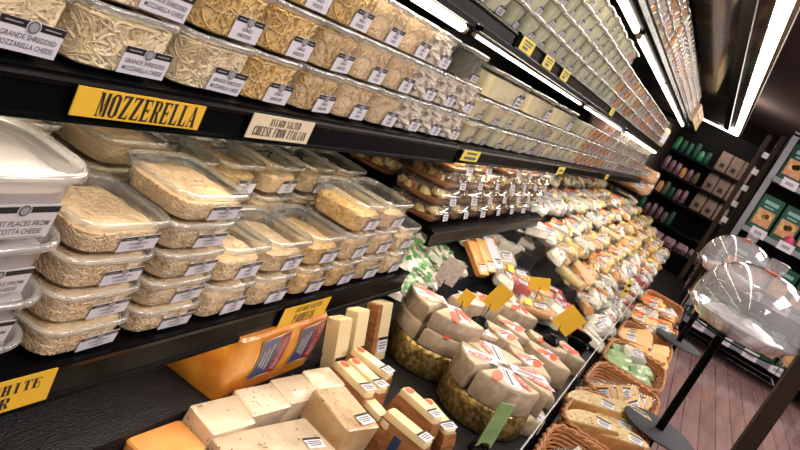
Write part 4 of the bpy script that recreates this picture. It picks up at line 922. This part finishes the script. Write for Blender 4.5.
for i in range(5): place('h3', (1.93 + i * .07, -.06 - (i % 2) * .08, BZ + .02), (R(15), 0, R(-60 + i * 9)), 1, f'film-wrapped white wedge, {ordw(i)} inside the first basket', 'cheese', 'white wedges in the first basket')

# ------------------------------------------------------------------ pedestal sample stands
def stand(x, y, label, zb=-.838, dz=0, dome_y=-.03):
    o = thing('sample_stand', (x, y, -1.5), 0, label, 'display stand')
    b = 1.5 + zb
    m = MB(); m.lathe([(.002, 0), (.15, 0), (.152, .004), (.15, .008), (.02, .014), (.012, .03)], 'black', 32); m.tube([(0, 0, .01), (0, 0, b)], .011, 'black', 12); m.build('floor_post', o)
    m = MB(); m.lathe([(.002, b), (.132, b), (.135, b + .002), (.135, b + .006), (.131, b + .008), (.016, b + .009), (.014, b + .012)], 'matte', 48); m.build('round_plate', o)
    m = MB(); m.tube([(0, 0, b), (0, 0, 1.085)], .0155, 'black', 16); m.build('pole', o)
    zt = 1.10; r = .19; dy = dome_y
    m = MB(); s_ = .135
    m.tube([(s_ * cos(2 * pi * k / 32) * 1.35, dy + s_ * sin(2 * pi * k / 32) * 1.35, zt) for k in range(32)], .003, 'black', 6, closed=True)
    for sx in (-.045, .055): m.tube([(sx, dy + .17, zt), (sx, dy + .17, zt - .075), (sx, dy - .185, zt - .075), (sx, dy - .185, zt)], .0028, 'black', 6)
    for sy in (.17, -.185): m.tube([(-.045, dy + sy, zt - .075), (.055, dy + sy, zt - .075)], .0028, 'black', 6)
    m.tube([(0, 0, 1.03), (-.045, 0, zt - .075)], .003, 'black', 6); m.tube([(0, 0, 1.03), (.055, 0, zt - .075)], .003, 'black', 6)
    m.tube([(0, 0, 1.08), (-.05, dy + .12, zt - .0)], .003, 'black', 6); m.tube([(0, 0, 1.08), (.06, dy - .13, zt - .0)], .003, 'black', 6)
    m.build('wire_cradle', o)
    d = thing('domed_sample_tray', (x, y + dy, -1.5 + zt + .004), 0, label.replace('black round-plate stand', 'clear domed tray on stand'), 'cake dome')
    m = MB(); m.lathe([(.002, 0), (.12, 0), (.15, .01), (r * .98, .045), (r * 1.04, .05), (r * 1.04, .053), (r * .97, .049), (.145, .013), (.11, .004)], 'dome', 56); m.build('tray', d, ang=60)
    m = MB(); m.lathe([(r * 1.05, .054), (r * 1.05, .058), (r * .99, .062), (r * .985, .10), (r * .93, .145), (r * .80, .190), (r * .60, .222), (r * .38, .240), (r * .20, .246), (.002, .247)], 'dome', 56)
    m.build('dome_lid', d, ang=60)
    m = MB(); m.loft([rrect(.052, .052, .012, .246, 4), rrect(.058, .058, .014, .262, 4), rrect(.062, .062, .014, .287, 4), rrect(.05, .05, .012, .290, 4)], 'dome'); m.build('handle', d, ang=60)
    m = MB(); m.box(-.03, .03, -.001, .001, 0, .016, 'redst', T(-.07, .02, .243) @ RZ(-60) @ RX(60)); m.build('red_sticker', d, smooth=False)
    m = MB(); crumple(m, .25, .25, .04, 'liner', 4, T(0, 0, .012)); m.build('crumpled_liner', d)
    return o
stand(2.715, -.268, 'black round-plate stand beside the seeded cheese basket')
stand(4.36, -.262, 'black round-plate stand beside the mixed cheese basket')

# ------------------------------------------------------------------ room
struct(tag(MB().box(-2, 17, -5, 1.5, -1.55, -1.5, 'floor').build('floor', None, smooth=False), 'reddish brown glossy plank floor', 'floor'))
struct(tag(MB().box(-2, 17, -5, 1.5, 1.6, 1.65, 'ceil').build('ceiling', None, smooth=False), 'plain dark brown ceiling', 'ceiling'))
struct(tag(MB().box(16.9, 17, -5, 1.5, -1.5, 1.6, 'wallfar').build('wall_far', None, smooth=False), 'dark brown wall at the end of the aisle', 'wall'))
struct(tag(MB().box(-2, 17, 1.19, 1.5, -1.5, 1.6, 'wallfar').build('wall_side', None, smooth=False), 'dark wall behind the cheese case', 'wall'))
# header soffit over the far shelving (brown plane in the photo)
# end-cap shelving with green cartons
ec = thing('metal_shelving', (8.2, -1.1, -1.5), 0, 'grey metal end shelving stocked with dark green cracker cartons', 'shelving')
def epart(name, mb): 
    o = mb.build(name, None, smooth=False); o.parent = ec; o.matrix_parent_inverse = Matrix.Translation((-8.2, 1.1, 1.5)); return o
epart('upright', MB().box(8.0, 8.06, -.40, -.34, -1.5, .84, 'greymetal')); epart('upright', MB().box(8.0, 8.06, -1.86, -1.80, -1.5, .84, 'greymetal'))
epart('back_panel', MB().box(8.42, 8.46, -1.86, -.34, -1.5, .84, 'dark')); epart('top_rail', MB().box(8.0, 8.06, -1.86, -.34, .82, .86, 'greymetal'))
lv = [.40, -.15, -.70, -1.25]
for z in lv:
    epart('shelf', MB().box(7.97, 8.42, -1.80, -.40, z - .055, z, 'greymetal'))
def make_carton(key, w, h, m='boxgreen'):
    o = thing('cracker_carton'); b = MB(); b.rbox(.07, w, h, m, .002, c=.002); b.build('carton', o)
    p = MB(); X = T(-.0365, 0, 0) @ RZ(-90) @ FRONT
    n = 8; p.box(-w * .40, w * .40, h * .14, h * .60, 0, .0006, 'cracker', X)
    for q in (-.5, .1, .6):
        p.add([Vector((w * .2 * cos(k * 2 * pi / n) + q * w * .25, h * .1 * sin(k * 2 * pi / n) + h * .42 + q * .02, .001)) for k in range(n)], [tuple(range(n))], 'wedge', X)
    p.box(-w * .32, w * .32, h * .76, h * .86, 0, .001, 'teal', X); p.box(-w * .25, w * .2, h * .66, h * .70, 0, .001, 'teal', X)
    p.build('printed_front', o, smooth=False); return proto(key, o)
make_carton('ct', .21, .36); make_carton('ct2', .15, .26)
for li, z in enumerate(lv):
    for i in range(6):
        place('ct', (8.06, -.52 - i * .235, z + .002), (0, 0, R(random.uniform(-3, 3))), 1, f"green cracker carton, {ordw(i)} from the upright on the {['top', 'second', 'third', 'bottom'][li]} shelf", 'carton', 'green cracker cartons')
    for i in range(5):
        o = thing('shelf_card', (7.962, -.55 - i * .28, z - .06), 0, f"white price card, {ordw(i)} from the upright under the {['top', 'second', 'third', 'bottom'][li]} carton shelf", 'price card', 'price cards on the metal shelving')
        b = MB(); b.box(-.001, .001, -.075, .075, 0, .09, 'white'); b.build('card', o, smooth=False); b = MB(); b.box(-.002, -.001, -.04, .04, .03, .06, 'grey'); b.build('print', o, smooth=False)
tag(MB().lathe([(.002, 0), (.05, 0), (.055, .05), (.03, .09), (.002, .1)], 'magenta', 16).build('magenta_bag', None, (7.9 + .12, -.83, lv[1] - .055 + .06)), 'small magenta bag among the green cartons', 'bag')
# wooden posts and price strips between the shelving units
for i, (yy, zt) in enumerate(((-.17, .75), (-.29, .80))):
    tag(MB().box(8.3, 8.36, yy - .025, yy + .025, -1.5, zt, 'wood').build('wooden_post', None, smooth=False), f"dark wooden post {'next to the bag rack' if not i else 'next to the grey metal shelving'}", 'post', None)
for i, z in enumerate((.52, .33, .14, -.05, -.24)):
    tag(MB().box(8.28, 8.283, -.262, -.202, z, z + .06, 'white').build('price_card', None, smooth=False), f'small white card, {ordw(i)} down between the wooden posts', 'price card', 'cards between the posts')
# bag rack
rk = thing('bag_rack', (10.2, .2, -1.5), 0, 'dark rack holding rows of brown paper bags at aisle end', 'rack')
for z in (.25, -.04, -.33, -.66, -1.0, -1.34):
    o = MB().box(10.0, 10.4, -.3, .75, z - .03, z, 'dark').build('shelf', None, smooth=False); o.parent = rk; o.matrix_parent_inverse = Matrix.Translation((-10.2, -.2, 1.5))
o = MB().box(10.4, 10.44, -.3, .75, -1.5, .75, 'dark').build('back_panel', None, smooth=False); o.parent = rk; o.matrix_parent_inverse = Matrix.Translation((-10.2, -.2, 1.5))
def make_bag():
    o = thing('paper_bag'); b = MB(); b.loft([rrect(.12, .15, .01, 0, 3), rrect(.12, .155, .012, .14, 3), rrect(.05, .15, .01, .22, 3), rrect(.012, .15, .002, .27, 3)], 'bagbrown'); b.build('bag', o)
    p = MB(); p.box(-.0615, -.0608, -.03, .03, .05, .11, 'ink'); p.build('dark_label', o, smooth=False); return proto('bag', o)
make_bag()
for li, z in enumerate((.25, -.04, -.33)):
    for i in range(3):
        place('bag', (10.09, -.20 + i * .15, z + .002), (0, 0, R(random.uniform(-6, 6))), .92, f"brown paper bag, {ordw(i)} from the posts on the {['top', 'middle', 'lower'][li]} rack shelf", 'bag', 'brown paper bags')
rdc = [('boxgreen', 'dark green'), ('wine', 'wine-coloured'), ('olive', 'olive black'), ('cap_orange', 'dull orange'), ('greenprint', 'bottle green'), ('greyish', 'grey-brown'), ('yellow', 'mustard')]
for li, z in enumerate((.25, -.04, -.33, -.66)):
    for i in range(6):
        q, qn = random.choice(rdc[:4] if li else [rdc[4], rdc[0], rdc[1]])
        hh = random.uniform(.12, .2); b = MB(); crumple(b, .10, .075, hh, q, li * 7 + i)
        tag(b.build('snack_bag', None, (10.1, .29 + i * .083, z + .002)), f"small {qn} bag, {ordw(i)} past the brown bags on the {['top', 'second', 'third', 'fourth'][li]} rack shelf", 'bag', f'small bags on the rack {li} {qn}')
make_packet('wine', 'brick', 'wine', 'dark_packet', seed=3); make_packet('fruit', 'bag', 'cap_orange', 'orange_packet', seed=5)
for li, z in enumerate((-.998, -1.338)):
    for i in range(10):
        place('wine', (10.08 , -.25 + (i % 10) * .105, z), (0, 0, R(90)), (1, 1, 3.6), f"dark wine-coloured packet, {ordw(i)} along the {['fourth', 'lowest'][li]} shelf of bag rack", 'packet', 'dark packets on the bag rack')
# dark bin with wine-coloured packets closing the case
tag(MB().box(8.75, 9.45, -.25, .6, -1.5, -.80, 'black').build('display_bin', None, smooth=False), 'black display bin of dark packets at the end of the case', 'bin')
for i in range(40):
    place('wine', (8.82 + (i % 8) * .08, -.18 + (i // 8) * .16, -.80), (R(80), 0, R(90 + random.uniform(-10, 10))), (1.1, 1.6, 1.6), f"dark wine-coloured packet standing in the {ordw(i // 8)} row of the black bin", 'packet', 'dark packets in the black bin ' + ORD[i // 8])
# orange fruit-coloured bags at the end of the middle shelf, jar and cartons
for i in range(16):
    place('fruit', (7.55 + (i % 4) * .14, .66 + (i // 8) * .12, -.30 + ((i // 4) % 2) * .13), (R(70), 0, R(-80 + random.uniform(-10, 10))), 1.5, f'round orange packet, {ordw(i)} in the cluster past the middle shelf', 'packet', 'orange packets past the middle shelf')
tag(MB().box(7.4, 8.2, .60, 1.13, -.392, -.36, 'black').build('end_ledge', None, smooth=False), 'black ledge under the orange packets', 'ledge')
j = thing('food_jar', (6.55 + .62, .72, .133), 0, 'large cream jar with label at the end of the third shelf', 'jar')
MB().lathe([(.002, 0), (.10, 0), (.115, .02), (.115, .16), (.10, .18)], 'carton', 24).build('jar_body', j); MB().lathe([(.104, .178), (.108, .18), (.108, .21), (.002, .212)], 'clear', 24).build('lid', j); MB().lathe([(.1165, .04), (.1165, .13)], 'white', 24).build('paper_label', j)
tag(MB().box(7.02, 7.6, .60, 1.13, .10, .13, 'black').build('end_shelf', None, smooth=False), 'short black shelf under the cream jar', 'shelf')
for i in range(10):
    o = MB().rbox(.30, .22, .10, 'carton', .004).build('cream_carton', None, (8.75 + (i % 5) * .31, .70, .56 + (i // 5) * .105)); tag(o, f'cream carton, {ordw(i)} on the high shelf past the dim tubs', 'carton', 'cream cartons on the high shelf')
tag(MB().box(8.52, 10.2, .58, 1.13, .53, .556, 'black').build('high_ledge', None, smooth=False), 'black high ledge under the cream cartons', 'ledge')
# wooden display rack by the camera
rr_ = thing('wooden_rack', (2.2, -.45, -1.5), 0, 'dark wooden display rack standing across the aisle', 'rack')
def rpart(name, mb): 
    o = mb.build(name, None, smooth=False); o.parent = rr_; o.matrix_parent_inverse = Matrix.Translation((-2.2, .45, 1.5)); return o
rpart('post', MB().box(2.19, 2.23, -.452, -.405, -1.5, .3, 'wood')); rpart('post', MB().box(2.19, 2.23, -.95, -.905, -1.5, .3, 'wood'))
rpart('side_panel', MB().box(2.20, 2.22, -.905, -.565, -1.45, .25, 'wood')); rpart('bottom_rail', MB().box(2.195, 2.225, -.905, -.47, -1.42, -1.36, 'wood'))

# ------------------------------------------------------------------ lights
def area(name, loc, rot, sx, sy, e, col):
    l = bpy.data.lights.new(name, 'AREA'); l.shape = 'RECTANGLE'; l.size = sx; l.size_y = sy; l.energy = e; l.color = col
    o = bpy.data.objects.new(name, l); COL.objects.link(o); o.location = loc; o.rotation_euler = [R(a) for a in rot]; return o
for i, x in enumerate((-.5, 2.2, 5, 8, 11.5)):
    area('ceiling_panel_light', (x, -1.6, 1.58), (0, 0, 0), 1.4, .8, 80, (1, .90, .86))
w = bpy.data.worlds.new('store_air'); sc.world = w; w.use_nodes = True
w.node_tree.nodes['Background'].inputs[0].default_value = (.9, .85, .85, 1); w.node_tree.nodes['Background'].inputs[1].default_value = .16

for p, used in PROTO.values():
    if not used:
        for ch in list(p.children): bpy.data.objects.remove(ch)
        bpy.data.objects.remove(p)
# lift everything so that the floor is z 0
for o in list(sc.objects):
    if o.parent is None: o.location.z += H

# camera
cam = bpy.data.cameras.new('camera'); co = bpy.data.objects.new('camera', cam); COL.objects.link(co); sc.camera = co
Rm = [[.40122534, -.80094794, .44441043], [-.04270969, -.5010061, -.86438924], [.91498312, .32783423, -.23522459]]
mw = Matrix(((Rm[0][0], -Rm[1][0], -Rm[2][0], 0), (Rm[0][1], -Rm[1][1], -Rm[2][1], 0), (Rm[0][2], -Rm[1][2], -Rm[2][2], H), (0, 0, 0, 1)))
co.matrix_world = mw; cam.sensor_width = 36; cam.lens = 717.94 / 800 * 36; cam.clip_start = .02
sc.cycles.transparent_max_bounces = 24; sc.cycles.max_bounces = 8; sc.cycles.diffuse_bounces = 3; sc.cycles.glossy_bounces = 3
sc.cycles.caustics_reflective = False; sc.cycles.caustics_refractive = False; sc.cycles.sample_clamp_indirect = 4
try: sc.cycles.use_denoising = True
except Exception: pass
sc.view_settings.view_transform = 'Standard'; sc.view_settings.look = 'None'; sc.view_settings.gamma = 1; sc.view_settings.exposure = .02
